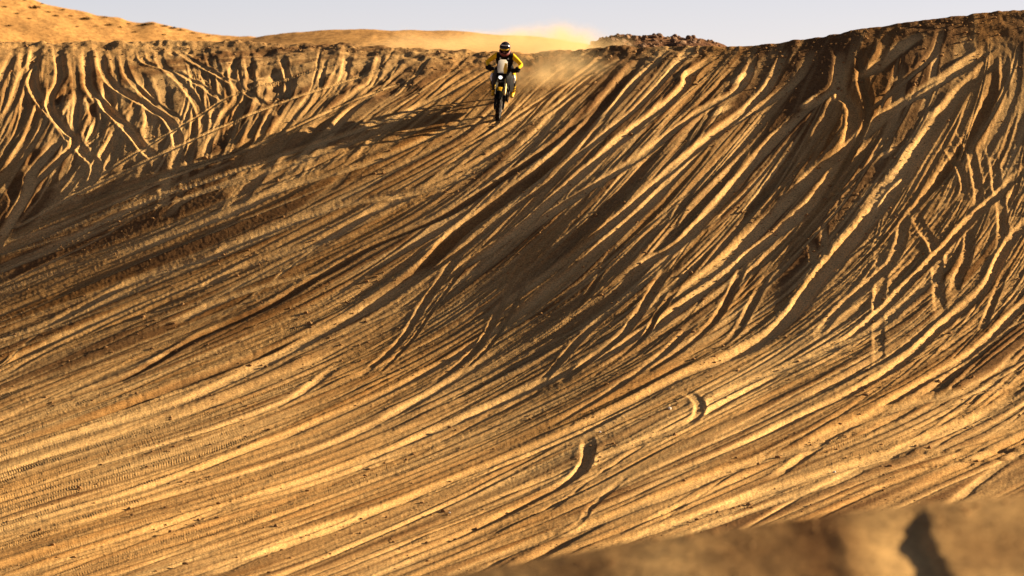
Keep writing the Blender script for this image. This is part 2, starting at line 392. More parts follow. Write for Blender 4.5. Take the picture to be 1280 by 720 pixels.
#TRACKS#
HAND = [
 # upper left S-shaped tracks
 ([(45,55),(40,95),(48,120),(75,155),(100,185),(120,205),(115,225),(100,238),(92,260)], .15, .12, .8),
 ([(108,60),(112,108),(130,130),(160,160),(180,185),(197,200),(195,218)], .14, .12, .8),
 ([(125,62),(130,90),(150,112),(190,135),(215,155),(222,190),(205,240)], .13, .10, .8),
 ([(152,60),(160,95),(190,125),(225,150),(236,175)], .10, .09, .6),
 ([(175,60),(181,77),(215,88),(250,105),(280,125),(310,140)], .10, .08, .7),
 ([(198,58),(202,80),(228,104),(249,134),(255,161),(249,190)], .12, .10, .7),
 ([(215,56),(240,75),(285,100),(330,130),(350,145)], .10, .08, .6),
 ([(70,57),(75,95),(62,130),(85,165),(94,178),(44,228),(10,262)], .12, .10, .7),
 ([(98,110),(95,150),(92,178)], .12, .12, .6),
 ([(80,168),(40,215),(34,240),(0,297),(-20,330)], .17, .10, .9),
 ([(128,170),(100,215),(60,262),(20,300)], .12, .09, .7),
 ([(60,60),(30,90),(15,130),(-10,165)], .12, .10, .5),
 ([(20,62),(0,100),(-20,140)], .12, .10, .7),
 ([(300,62),(290,90),(297,120),(275,150),(270,180)], .11, .10, .5),
 ([(112,118),(117,140),(118,160)], .12, .16, .1),
 ([(210,210),(206,235),(205,262)], .14, .07, .9),
 # thin diagonals crossing them
 ([(430,77),(302,114),(249,144),(191,178),(131,215),(85,245)], .055, .05, .8),
 ([(480,86),(375,120),(295,150),(215,186),(130,225),(40,270),(0,292)], .06, .05, .8),
 ([(520,95),(430,130),(362,162),(300,190),(230,215),(120,262),(0,310)], .06, .05, .7),
 ([(600,92),(540,125),(440,165),(360,190),(270,222),(180,252),(60,310),(0,338)], .10, .07, .8),
 ([(560,110),(455,170),(330,216),(240,245),(200,275)], .12, .07, .8),
 ([(590,145),(470,200),(360,232),(296,262),(200,300),(130,328)], .12, .08, .9),
 ([(660,165),(560,222),(470,262),(400,300),(296,334),(262,351),(168,381),(67,425),(0,455)], .12, .08, .8),
 ([(620,200),(540,235),(430,255),(296,304),(262,321),(168,351),(67,401),(0,425)], .11, .08, .8),
 ([(430,330),(360,348),(289,371),(215,405)], .13, .09, .8),
 ([(350,300),(250,350),(150,395),(60,438),(0,470)], .09, .07, .6),
 # the dark churned strip through the middle
 ([(800,72),(760,120),(700,190),(640,240),(573,290),(526,337),(475,374),(425,405),(300,452),(150,508),(0,558)], .17, .15, .12),
 ([(745,125),(690,180),(620,228),(553,270),(470,305),(400,345),(300,400),(180,445)], .10, .10, .1),
 ([(770,130),(700,215),(640,262),(580,310),(500,362),(430,392)], .07, .07, .3),
 ([(560,318),(480,372),(430,400),(356,440),(255,490),(188,515),(101,540),(0,574)], .16, .07, .95),
 ([(420,330),(340,380),(250,420),(160,470),(70,500),(0,525)], .10, .10, .1),
 ([(330,420),(235,455),(130,500),(60,520),(0,540)], .08, .06, .4),
 # long tracks over the right half
 ([(1050,58),(1050,112),(1066,135),(1064,168),(1048,205),(1022,245),(985,280),(917,331),(855,380),(795,420),(700,468),(560,530),(430,582),(250,640),(0,722)], .16, .12, .9),
 ([(1253,67),(1206,108),(1172,151),(1146,188),(1112,240),(1065,297),(1025,344),(984,398),(934,435),(850,470),(740,530),(600,590),(430,650),(250,705)], .19, .14, .8),
 ([(1240,55),(1206,81),(1152,114),(1105,144),(1060,185),(1020,215),(960,275),(880,345),(800,395)], .18, .09, 1),
 ([(1051,64),(1045,107),(1011,134),(957,185),(910,240),(850,302),(808,327),(768,361)], .14, .11, .9),
 ([(1018,60),(998,97),(964,124),(924,148),(884,175),(811,253),(744,314),(687,358),(630,405),(540,460),(430,512),(200,602),(0,662)], .13, .09, .9),
 ([(984,60),(961,107),(934,134),(900,161),(840,210),(780,265),(700,330),(600,400)], .11, .09, .7),
 ([(1160,42),(1132,54),(1105,77),(1085,98)], .26, .07, 1),
 ([(944,67),(927,107),(900,124),(870,141),(800,195),(730,240),(640,300)], .13, .09, .8),
 ([(900,64),(863,91),(850,114),(780,170),(700,240),(640,292),(560,345)], .12, .09, .8),
 ([(840,62),(800,95),(760,140),(715,175)], .11, .10, .8),
 ([(870,62),(845,82),(800,130),(750,172),(690,220)], .10, .09, .8),
 ([(785,66),(740,95),(690,135),(640,165)], .09, .08, .7),
 ([(765,64),(725,92),(668,130),(615,165),(560,195)], .08, .08, .6),
 ([(1075,60),(1078,100),(1085,135),(1075,170),(1040,230),(1000,290)], .10, .11, .3),
 ([(1110,40),(1100,75),(1070,105)], .12, .10, .4),
 ([(1180,30),(1165,70),(1120,110),(1075,150)], .10, .08, .6),
 ([(1160,170),(1125,225),(1105,240)], .20, .10, .9),
 ([(1130,210),(1115,225),(1100,240),(1080,270)], .15, .06, .9),
 ([(1255,65),(1256,95),(1254,126)], .12, .10, .6),
 ([(1199,158),(1213,188),(1219,215),(1223,240),(1222,262)], .12, .10, .6),
 ([(1236,178),(1243,205),(1246,235),(1250,247),(1253,300),(1240,330)], .12, .09, .6),
 ([(1179,178),(1199,208),(1206,235),(1195,260)], .10, .08, .6),
 ([(1142,260),(1152,284),(1169,310),(1172,351),(1176,398)], .14, .10, .7),
 ([(1215,270),(1209,317),(1196,351),(1190,375)], .14, .10, .6),
 ([(1098,300),(1102,340),(1098,381),(1098,458)], .13, .09, .7),
 ([(1132,270),(1119,320),(1085,354),(1051,384),(1018,421)], .14, .07, .8),
 ([(1014,300),(1018,332)], .10, .06, .6), ([(1030,278),(1031,328)], .10, .06, .6),
 ([(1300,190),(1250,240),(1219,267),(1172,317),(1135,354),(1105,384),(1065,418),(1018,441),(951,478),(850,530),(700,590),(560,645)], .10, .09, .6),
 ([(1310,250),(1280,280),(1256,310),(1236,351),(1216,374),(1172,411),(1135,445),(1085,478),(1000,520),(900,565),(780,612)], .11, .10, .8),
 ([(1310,350),(1280,378),(1236,421),(1202,448),(1152,478),(1050,540),(960,600)], .11, .09, .8),
 ([(1190,325),(1166,347),(1125,384),(1102,405),(1051,431),(984,458),(934,478),(850,520)], .15, .07, .9),
 ([(1290,440),(1200,490),(1100,540),(1000,580)], .12, .08, .7),
 ([(1260,330),(1240,380),(1225,415)], .10, .09, .5),
 # lower right pale lanes
 ([(1290,470),(1253,480),(1152,500),(1085,520),(1038,540),(1001,560),(917,584),(850,611),(750,650),(600,702)], .22, .09, .9),
 ([(1290,484),(1270,493),(1219,523),(1152,550),(1102,570),(1018,594),(934,621),(850,651),(700,702)], .20, .10, .9),
 ([(1092,578),(1038,604),(951,634),(867,664),(760,700)], .17, .07, .9),
 ([(1300,548),(1280,560),(1203,618),(1190,640)], .14, .10, .8),
 ([(1280,500),(1200,540),(1150,570)], .08, .08, .5),
 ([(1290,532),(1240,548),(1160,572),(1060,604)], .07, .06, .4),
 # soft wide steep hollows under the mid slope
 ([(579,310),(553,347),(529,381),(506,418),(485,441),(450,470)], .10, .08, .5),
 ([(592,318),(566,352),(540,388),(512,428),(470,470)], .05, .06, .4),
 ([(677,300),(647,337),(627,381),(606,421),(583,448),(540,480)], .10, .09, .5),
 ([(690,305),(660,345),(640,388),(612,432),(560,480)], .05, .06, .4),
 ([(835,334),(805,381),(778,418),(747,441),(700,478)], .12, .11, .6),
 ([(855,345),(822,392),(800,425),(740,470)], .08, .09, .3),
 ([(771,381),(727,421),(680,472),(640,500)], .11, .10, .6),
 ([(870,400),(830,440),(760,490),(690,530)], .11, .09, .7),
 ([(930,330),(900,390),(860,430),(800,470)], .10, .10, .4),
 ([(965,330),(940,380),(915,420),(870,450)], .10, .09, .4),
 ([(430,450),(360,500),(280,530),(150,570),(0,620)], .10, .06, .8),
 ([(640,430),(540,490),(430,547),(302,591),(168,631),(84,655),(0,668)], .13, .07, .8),
 ([(600,540),(480,572),(430,591),(336,621),(269,638),(202,665),(134,682),(67,702),(0,720)], .10, .07, .6),
 ([(760,520),(640,570),(520,620),(400,660),(260,712)], .13, .08, .8),
 ([(880,455),(760,515),(660,560),(560,600),(430,655),(330,690),(260,720)], .14, .09, .8),
 # hooks where wheels turned out of the lane
 ([(838,490),(860,491),(874,503),(871,520),(845,537),(800,554),(740,577),(690,600),(600,640)], .12, .065, .7),
 ([(735,545),(735,565),(730,582),(714,598),(674,621),(626,645),(576,668),(520,690),(440,720)], .15, .13, .6),
 ([(790,590),(741,632),(717,658),(640,694),(560,722)], .08, .045, .6),
]
for k, (p, w, D, pl) in enumerate(HAND):
    ln_px = sum(math.dist(a_, b_) for a_, b_ in zip(p, p[1:])); short = ln_px < 190
    dune.track(p, w * (1.2 if ln_px > 420 else 1.05), D * (.40 if short else .68 if ln_px > 420 else .5), pale=min(1, pl * 1.15 + (.15 if ln_px > 420 and pl > .2 else 0)), bench=.75 if ln_px > 420 else .5, cant=0 if k >= len(HAND) - 3 else .75 if ln_px > 420 else .15, seed=1000 + k, fade=.38 if short else .14, berm=.14, bars=.003 if k % 6 == 1 else 0)
# the scarp cracked across the lower right lanes
scx = np.interp(Rw + 1.6 * vnoise(C / 26, Rw * 0, 460) + .8 * vnoise(C / 9, Rw * 0, 461) - np.interp(C, [1080, 1100, 1142, 1186, 1230, 1290], [575, 571, 565, 562.5, 561.5, 560]), [-30, -2, 0, 1.4, 4, 40], [0, .022, .026, -.052, -.035, 0])
dune.H += (scx * sstep(1088, 1118, C) * sstep(1420, 1320, C) * (.8 + .5 * vnoise(C / 40, Rw * 0, 462))).astype(np.float32)
dune.track([(1120,588),(1180,578),(1235,574),(1290,572)], .09, .05, pale=.2, berm=.2, seed=8)

# scooped faces of soft pale sand high on the right, turned towards the light
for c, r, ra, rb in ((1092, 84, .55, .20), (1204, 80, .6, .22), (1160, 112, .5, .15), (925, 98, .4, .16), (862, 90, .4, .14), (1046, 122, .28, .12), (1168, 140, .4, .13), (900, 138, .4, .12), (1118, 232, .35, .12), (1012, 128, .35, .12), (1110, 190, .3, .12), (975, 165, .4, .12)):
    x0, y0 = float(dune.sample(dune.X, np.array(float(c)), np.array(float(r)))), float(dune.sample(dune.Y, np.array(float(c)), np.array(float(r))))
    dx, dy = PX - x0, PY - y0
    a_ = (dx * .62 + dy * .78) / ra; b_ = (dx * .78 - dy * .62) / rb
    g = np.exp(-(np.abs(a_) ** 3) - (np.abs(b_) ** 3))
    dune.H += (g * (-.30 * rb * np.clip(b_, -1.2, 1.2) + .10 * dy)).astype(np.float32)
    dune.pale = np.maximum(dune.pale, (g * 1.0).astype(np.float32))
# fine relief: grains, small ripples lying across the slope on the right
rip = sstep(900, 1100, C) * sstep(120, 220, Rw)
dune.H += (0.010 * rip * vnoise((PX + .11 * PY) / .42, (PY - .13 * PX + .08 * vnoise(PX / .3, PY / .3, 501)) / .10, 500)).astype(np.float32)
g1 = np.random.RandomState(9).normal(0, 1, C.shape).astype(np.float32)
g2 = blur(blur(g1, 1, 0), 1, 1); g3 = blur(blur(blur(blur(g1, 3, 0), 4, 1), 2, 0), 3, 1)
dune.H += 0.0012 * g2 / g2.std() + 0.0010 * g3 / g3.std() * (0.6 + 0.6 * vnoise(PX / 1.3 + PY / 2.1, PY / 1.7 - PX / 2.6, 515))
# sink the far side margins into the surrounding desert
side = np.maximum(np.maximum(1 - sstep(-520, -300, C), sstep(1600, 1800, C)), sstep(770, 828, Rw))
dune.H -= (1.1 * side).astype(np.float32)
lowr = sstep(430, 580, Rw).astype(np.float32)        # flat ground seen end on: settle the finest steps
hb_ = blur(dune.H, 1, 0); dune.H = dune.H * (1 - lowr) + (hb_ * .75 + dune.H * .25) * lowr
# over the crest: the lip rolls away backwards
nb = 16
dyb = np.cumsum(np.linspace(0.08, 0.9, nb))[::-1][:, None]
Xb = dune.X[0][None] * (1 + dyb / dune.Y[0][None]); Yb = dune.Y[0][None] + dyb
Zb = (dune.Z[0] + dune.H[0])[None] - 0.05 * dyb - 0.02 * dyb ** 2
rep = lambda A: np.vstack([np.repeat(A[:1], nb, 0), A])
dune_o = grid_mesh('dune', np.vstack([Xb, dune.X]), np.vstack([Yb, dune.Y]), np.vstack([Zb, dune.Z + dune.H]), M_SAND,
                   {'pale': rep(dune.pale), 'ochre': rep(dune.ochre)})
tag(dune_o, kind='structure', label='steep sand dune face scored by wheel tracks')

#REST#
# ------------------------------------------------------------------ the land around the dune
def ground_profile():
    yb = np.arange(98, 152, 1.0); Z = (dune.Z + dune.H); zz = []
    for y in yb:
        m = abs(dune.Y - y) < 0.8
        zz.append(Z[m].min() - 0.7 if m.any() else np.nan)
    zz = np.array(zz); ok = ~np.isnan(zz)
    return yb[ok], zz[ok]
yb, zb_ = ground_profile()
gy = np.concatenate([[-4000, -1500, -500, -150, -50, -10, 0, 6], np.arange(10, 98, 4.0), yb, [156, 162, 170, 185, 205, 240, 300, 420, 700, 1200, 2500, 6000]])
gx = np.concatenate([-np.geomspace(5000, 24, 16), np.arange(-22, 23, 2.0), np.geomspace(24, 5000, 16)])
kn_y = np.concatenate([[-4000, 0, 6, 45, 97], yb, [155, 6000]])
kn_z = np.concatenate([[-1.7, -1.7, -1.7, -5.1, min(-9.6, zb_[0] - .1)], zb_, [zb_[-1] - .3, zb_[-1] - .3]])
GX, GY = np.meshgrid(gx, gy)
GZ = np.interp(GY, kn_y, kn_z) + 0.12 * fbm(GX / 9, GY / 9, 600, 2) * (np.abs(GX) < 60)
zero = np.zeros_like(GX)
tag(grid_mesh('desert_ground', GX, GY, GZ, M_SAND, {'pale': zero + .35, 'ochre': zero + .2}), kind='structure', label='open desert sand spreading around the dune')

def back_roll(s, n, dy0, dy1, drop):
    d = np.cumsum(np.linspace(dy0, dy1, n))[::-1][:, None]
    X = s.X[0][None] * (1 + d / s.Y[0][None]); Y = s.Y[0][None] + d
    Z = (s.Z[0] + s.H[0])[None] - drop * d - 0.01 * d ** 2
    rp = lambda A: np.vstack([np.repeat(A[:1], n, 0), A])
    return np.vstack([X, s.X]), np.vstack([Y, s.Y]), np.vstack([Z, s.Z + s.H]), rp(s.pale), rp(s.ochre)
def far_sheet(name, label, top, bottom, slope, y0, c0, c1, cs, nt, amp, mat, sd, pale, ochre, lam=3.0):
    s = Sheet(np.arange(c0, c1, cs), np.linspace(0, 1, nt), top, [(c0, bottom), (c1, bottom)], lambda C, Rw: slope + 0 * C, lambda c: y0 + 0 * c, 0.0)
    s.H += (amp * (fbm(s.X / lam, s.Y / (lam * 1.6), sd, 5))).astype(np.float32)
    edge = np.minimum(sstep(c0, c0 + 40, s.C), sstep(c1, c1 - 40, s.C)); s.H -= (1 - edge) * 0.5
    s.pale += (pale + 0.35 * fbm(s.X / (lam * .8), s.Y / lam, sd + 20, 3)).astype(np.float32); s.ochre += ochre
    X, Y, Z, p, o = back_roll(s, 8, .4, 4, .05)
    ob = grid_mesh(name, X, Y, Z, mat, {'pale': p, 'ochre': o}); tag(ob, kind='structure', label=label)
    return s
hill = far_sheet('hill', 'smooth golden sand hill dotted with tufts behind the crest', [(-700, -150), (-200, -62), (-60, -24), (0, -5), (30, 2), (70, 9), (100, 14), (150, 23), (200, 31), (260, 37), (330, 41), (400, 44), (480, 56), (600, 80)],
                 125, .20, 250, -500, 560, 3.0, 70, 0.22, M_FAR, 700, .75, .25, 4.0)
far_dune = far_sheet('far_dune', 'low pale dune half veiled by dust behind the rider', [(250, 60), (300, 49), (340, 43), (400, 40), (470, 38), (540, 38), (600, 41), (660, 46), (720, 51), (780, 60), (850, 75)],
                     120, .16, 205, 250, 850, 3.0, 50, 0.10, M_FAR, 720, .8, .2, 3.0)
M_GRAVEL = sand_material('dark_gravel', (0.13, 0.062, 0.03), (0.30, 0.155, 0.065), (0.16, 0.08, 0.03), grain=8, bump=0.6, dist=.08)
rmound = far_sheet('rocky_mound', 'dark stony mound peering over the crest', [(690, 75), (725, 56), (745, 47), (775, 43), (810, 42), (850, 42), (880, 47), (905, 56), (925, 66), (960, 85)],
                   110, .22, 166, 690, 960, 1.5, 60, 0.09, M_GRAVEL, 740, .25, 0, .7)

# ------------------------------------------------------------------ blurred mound close to the camera
mcols = np.concatenate([np.arange(-420, -60, 6.0), np.arange(-60, 1340, 2.0), np.arange(1342, 2500, 6.0)])
near = Sheet(mcols, np.linspace(0, 1, 170), [(-600, 840), (-200, 800), (300, 752), (540, 722), (700, 693), (850, 668), (1000, 648), (1100, 636), (1180, 627), (1280, 619), (1400, 608), (1600, 598), (1900, 600), (2200, 640), (2600, 720)],
             [(-600, 1040), (2600, 1040)], lambda C, Rw: 0.16 + 0 * C, lambda c: 37 + 0 * c, 0.0)
near.H += (0.008 * fbm(near.X / .8, near.Y / .8, 800, 3) + 0.003 * fbm(near.X / .12, near.Y / .2, 810, 2)).astype(np.float32)
near.pale += (0.35 + 0.4 * fbm(near.X / .5, near.Y / 2, 820, 2)).astype(np.float32); near.ochre += .12
# one old rut: a long lit flank on the left, a steep wall on the right
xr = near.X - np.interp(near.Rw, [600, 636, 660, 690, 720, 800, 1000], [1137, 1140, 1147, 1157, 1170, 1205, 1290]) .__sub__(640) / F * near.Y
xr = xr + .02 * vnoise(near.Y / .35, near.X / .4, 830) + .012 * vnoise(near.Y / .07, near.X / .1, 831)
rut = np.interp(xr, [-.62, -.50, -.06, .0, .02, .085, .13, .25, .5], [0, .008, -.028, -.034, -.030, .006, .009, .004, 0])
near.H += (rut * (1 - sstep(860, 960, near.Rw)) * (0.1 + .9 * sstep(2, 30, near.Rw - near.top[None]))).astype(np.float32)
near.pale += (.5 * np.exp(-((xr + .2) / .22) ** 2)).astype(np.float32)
near.H -= ((1 - np.minimum(sstep(-420, -60, near.C), 1 - sstep(1700, 2480, near.C))) * 2.2 + sstep(880, 1040, near.Rw) * .9).astype(np.float32)
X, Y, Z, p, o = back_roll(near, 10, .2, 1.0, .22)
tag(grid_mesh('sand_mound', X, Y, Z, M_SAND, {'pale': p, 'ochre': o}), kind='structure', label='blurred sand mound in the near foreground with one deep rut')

# ------------------------------------------------------------------ plain materials for the things
def mat(name, c, rough=.5, metal=0.0, dirt=.25, scale=14, emit=0, spec=.4):
    m = bpy.data.materials.new(name); n, l = nodes_of(m); b = n['Principled BSDF']
    b.inputs['Roughness'].default_value = rough; b.inputs['Metallic'].default_value = metal; b.inputs['Specular IOR Level'].default_value = spec
    tc = n.new('ShaderNodeTexCoord'); t = n.new('ShaderNodeTexNoise'); t.inputs['Scale'].default_value = scale; t.inputs['Detail'].default_value = 4
    l.new(tc.outputs['Object'], t.inputs['Vector'])
    mr = n.new('ShaderNodeMapRange'); mr.inputs['From Min'].default_value = .45; mr.inputs['From Max'].default_value = .75; mr.inputs['To Max'].default_value = dirt
    l.new(t.outputs['Fac'], mr.inputs['Value'])
    mx = n.new('ShaderNodeMix'); mx.data_type = 'RGBA'; mx.inputs['A'].default_value = (*c, 1); mx.inputs['B'].default_value = (.34, .21, .09, 1)
    l.new(mr.outputs['Result'], mx.inputs['Factor']); l.new(mx.outputs['Result'], b.inputs['Base Color'])
    if emit:
        b.inputs['Emission Color'].default_value = (1, .97, .9, 1); b.inputs['Emission Strength'].default_value = emit
    return m
BLACK = mat('black_plastic', (.005, .005, .006), .6, dirt=.03, spec=.10)
RUBBER = mat('tyre_rubber', (.007, .0065, .006), .9, dirt=.12, scale=20, spec=.08)
YELLOW = mat('yellow_plastic', (.80, .48, .012), .4, dirt=.15)
WHITE = mat('white_plastic', (.78, .77, .74), .4, dirt=.12)
STEEL = mat('bare_steel', (.55, .54, .52), .3, .9, dirt=.2)
GOLD = mat('gold_fork', (.83, .62, .25), .3, .85, dirt=.1)
ENGINE = mat('engine_alloy', (.09, .09, .09), .45, .7, dirt=.3)
JERSEY = mat('yellow_jersey', (.82, .47, .010), .85, dirt=.12, spec=.1)
CLOTH = mat('black_cloth', (.007, .007, .008), .9, dirt=.05, spec=.1)
SKIN = mat('skin', (.50, .25, .15), .55, dirt=.1)
RED = mat('red_trim', (.17, .022, .015), .5, dirt=.1)
LENS = mat('goggle_lens', (.03, .012, .008), .12, dirt=.05)
LAMP = mat('headlight_lens', (.9, .9, .86), .2, dirt=0, emit=.5)
SCREEN = mat('milky_screen', (.80, .79, .75), .35, dirt=.08)
_n, _l = SCREEN.node_tree.nodes, SCREEN.node_tree.links
_t = _n.new('ShaderNodeBsdfTranslucent'); _t.inputs['Color'].default_value = (.85, .83, .76, 1)
_m = _n.new('ShaderNodeMixShader'); _m.inputs[0].default_value = .6
_l.new(_n['Principled BSDF'].outputs[0], _m.inputs[1]); _l.new(_t.outputs[0], _m.inputs[2]); _l.new(_m.outputs[0], _n['Material Output'].inputs['Surface'])
BOOT = mat('yellow_boot', (.78, .46, .015), .55, dirt=.25)

# ------------------------------------------------------------------ mesh building helpers
class MB:
    def __init__(s): s.bm = bmesh.new()
    def tube(s, pts, rad, n=10, cap=True, flat=None):
        pts = [Vector(p) for p in pts]
        if isinstance(rad, (int, float)): rad = [rad] * len(pts)
        rings = []; up = None
        for i, p in enumerate(pts):
            d = (pts[min(i + 1, len(pts) - 1)] - pts[max(i - 1, 0)]).normalized()
            if up is None:
                up = Vector((0, 0, 1)) if abs(d.z) < .9 else Vector((0, 1, 0))
            u = (up - d * up.dot(d)).normalized(); v = d.cross(u); up = u
            fu, fv = flat or (1, 1)
            rings.append([s.bm.verts.new(p + (u * math.cos(a) * fu + v * math.sin(a) * fv) * rad[i]) for a in [2 * math.pi * k / n for k in range(n)]])
        for a, b in zip(rings, rings[1:]):
            for k in range(n): s.bm.faces.new((a[k], a[(k + 1) % n], b[(k + 1) % n], b[k]))
        if cap:
            s.bm.faces.new(rings[0][::-1]); s.bm.faces.new(rings[-1])
        return s
    def lathe(s, prof, c, axis='X', n=32, closed=True):    # profile of (radius, along) turned round an axis through c
        c = Vector(c); rings = []
        for r, a in prof:
            ring = []
            for k in range(n):
                t = 2 * math.pi * k / n
                v = Vector((a, r * math.cos(t), r * math.sin(t))) if axis == 'X' else Vector((r * math.cos(t), a, r * math.sin(t)))
                ring.append(s.bm.verts.new(c + v))
            rings.append(ring)
        m = len(rings)
        for i in range(m if closed else m - 1):
            a, b = rings[i], rings[(i + 1) % m]
            for k in range(n): s.bm.faces.new((a[k], a[(k + 1) % n], b[(k + 1) % n], b[k]))
        return s
    def box(s, c, size, rot=None, bevel=.01, taper=None):
        g = bmesh.ops.create_cube(s.bm, size=1)
        vs_ = g['verts']; M = (rot or Matrix.Identity(3)).to_4x4()
        for v in vs_:
            q = Vector((v.co.x * size[0], v.co.y * size[1], v.co.z * size[2]))
            if taper:
                f = 1 + (taper - 1) * (v.co.z + .5); q.x *= f; q.y *= f
            v.co = M @ q + Vector(c)
        if bevel: bmesh.ops.bevel(s.bm, geom=list({e for v in vs_ for e in v.link_edges}), offset=bevel, segments=2, affect='EDGES', clamp_overlap=True)
        return s
    def plate(s, outline, thick, bulge=0.0):   # a closed 3-D outline filled and thickened
        P = [Vector(p) for p in outline]; c = sum(P, Vector()) / len(P)
        nrm = Vector()
        for a, b in zip(P, P[1:] + P[:1]): nrm += (a - c).cross(b - c)
        nrm.normalize()
        F_, B_ = [], []
        for p in P:
            F_.append(s.bm.verts.new(p + nrm * thick / 2)); B_.append(s.bm.verts.new(p - nrm * thick / 2))
        ct = s.bm.verts.new(c + nrm * (thick / 2 + bulge)); cb = s.bm.verts.new(c - nrm * (thick / 2 - bulge))
        I1 = [s.bm.verts.new(c.lerp(p, .6) + nrm * (thick / 2 + bulge * .8)) for p in P]
        n = len(P)
        for k in range(n):
            j = (k + 1) % n
            s.bm.faces.new((F_[k], F_[j], I1[j], I1[k])); s.bm.faces.new((I1[k], I1[j], ct))
            s.bm.faces.new((B_[j], B_[k], cb)); s.bm.faces.new((F_[j], F_[k], B_[k], B_[j]))
        return s
    def build(s, name, m, parent=None, smooth=True, sub=0):
        bmesh.ops.recalc_face_normals(s.bm, faces=s.bm.faces)
        me = bpy.data.meshes.new(name); s.bm.to_mesh(me); s.bm.free()
        for p in me.polygons: p.use_smooth = smooth
        for q in (m if isinstance(m, (list, tuple)) else [m]): me.materials.append(q)
        if smooth and hasattr(me, 'set_sharp_from_angle'): me.set_sharp_from_angle(angle=R(45))
        o = bpy.data.objects.new(name, me); col.objects.link(o)
        if parent: o.parent = parent
        return o
def empty(name, label, cat, loc=(0, 0, 0)):
    o = bpy.data.objects.new(name, None); o.empty_display_size = .2; o.location = loc; col.objects.link(o)
    return tag(o, label, cat)
def skinned(name, verts, edges, radii, root, mats, parent, sub=2):
    me = bpy.data.meshes.new(name); me.from_pydata(verts, edges, [])
    o = bpy.data.objects.new(name, me); col.objects.link(o)
    md = o.modifiers.new('skin', 'SKIN'); md.use_smooth_shade = True
    for i, r in enumerate(radii):
        sv = me.skin_vertices[0].data[i]; sv.radius = (r, r) if isinstance(r, (int, float)) else r
        sv.use_root = (i == root)
    if sub: o.modifiers.new('sub', 'SUBSURF').levels = sub
    dg = bpy.context.evaluated_depsgraph_get(); dg.update()
    nm = bpy.data.meshes.new_from_object(o.evaluated_get(dg))
    nm.name = name; o.modifiers.clear(); o.data = nm; bpy.data.meshes.remove(me)
    for p in nm.polygons: p.use_smooth = True
    for q in mats: nm.materials.append(q)
    if parent: o.parent = parent
    return o

# ------------------------------------------------------------------ the motorcycle (x right, y forward, z up; origin on the ground between the wheels)
def ground_at(x, y):
    c = 640 + F * (x / y)
    rr = np.arange(70, 260, 0.5); cc = np.full_like(rr, c)
    yy = dune.sample(dune.Y, cc, rr); zz = dune.sample(dune.Z + dune.H, cc, rr)
    return float(np.interp(-y, -yy, zz))
contact = dune.at(622.5, 147.0)
YAW, WB = R(7), 1.48
rear = Vector((contact.x + WB * math.sin(YAW), contact.y + WB * math.cos(YAW), 0)); rear.z = ground_at(rear.x, rear.y)
contact.z = ground_at(contact.x, contact.y)
fwd = (contact - rear).normalized()
LEAN = R(5.5)
side_v = fwd.cross(Vector((0, 0, 1))).normalized(); up_v = side_v.cross(fwd).normalized()
Rm = Matrix((side_v, fwd, up_v)).transposed() @ Matrix.Rotation(-LEAN, 3, 'Y')
SINK = .03
base = (contact + rear) / 2 - up_v * SINK
bike = empty('motorcycle', 'black and yellow rally motorcycle with white front screen riding down the dune', 'motorcycle', base)
bike.rotation_euler = Rm.to_euler()

def wheel(name, cy, rad, w, disc_x):
    rim = MB().lathe([(rad * .80, -w * .32), (rad * .86, -w * .36), (rad * .83, 0), (rad * .86, w * .36), (rad * .80, w * .32), (rad * .78, 0)], (0, cy, rad))
    rim.lathe([(.02, -.06), (.045, -.05), (.045, .05), (.02, .06)], (0, cy, rad), n=20)
    wob = rim.build(name, STEEL, bike)
    ty = MB(); n = 14
    prof = [(rad * .84, -w * .38), (rad * .90, -w * .52), (rad * .955, -w * .44), (rad * .975, -w * .2), (rad * .98, 0), (rad * .975, w * .2), (rad * .955, w * .44), (rad * .90, w * .52), (rad * .84, w * .38)]
    ty.lathe(prof, (0, cy, rad), n=48)
    for k in range(40):                       # tread blocks
        a = 2 * math.pi * k / 40
        for xo in ((-.30, .30) if k % 2 else (0, -.44, .44)):
            rr = rad * (.985 if abs(xo) < .4 else .965)
            ty.box((w * xo, cy + rr * math.cos(a), rad + rr * math.sin(a)), (w * .26, rad * .085, rad * .05), Matrix.Rotation(a - math.pi / 2, 3, 'X'), bevel=0)
    ty.build('tyre', RUBBER, wob, smooth=False)
    for k in range(18):
        a = 2 * math.pi * k / 18
        d = Vector((0, math.cos(a), math.sin(a))); sx = .045 * (1 if k % 2 else -1)
        t = Vector((0, -math.sin(a), math.cos(a))) * (.03 if (k // 2) % 2 else -.03)
        MB().tube([Vector((sx, cy, rad)) + d * .04 + t, Vector((0, cy, rad)) + d * rad * .82], .0035, 5).build('spoke', STEEL, wob)
    MB().lathe([(.075, disc_x - .003), (.14, disc_x - .003), (.14, disc_x + .003), (.075, disc_x + .003)], (0, cy, rad), n=28).build('brake_disc', STEEL, wob)
    return wob
wheel('front_wheel', .74, .35, .095, -.075)
wheel('rear_wheel', -.74, .335, .14, .075)
AX = Vector((0, .74, .35)); HD = Vector((0, .40, 1.06)); FD = (HD - AX).normalized()
for s_ in (-1, 1):
    o_ = Vector((s_ * .105, 0, 0))
    leg = MB().tube([AX + o_ + FD * t for t in (-.05, .0, .06, .10, .36)], [.022, .032, .034, .026, .026], 12).build('fork_leg', ENGINE, bike)
    MB().tube([AX + o_ + FD * t for t in (.30, .34, .36, .82)], [.028, .037, .032, .032], 12).build('fork_tube', GOLD, leg)
    MB().plate([AX + o_ + Vector((s_ * .0, .045, -.04)) + FD * t + Vector((dx, 0, 0)) for t, dx in ((-.02, -.02), (.3, -.035), (.34, -.03), (.34, .03), (.3, .035), (-.02, .02))], .01, .012).build('fork_guard', BLACK, leg)
tc_ = MB()
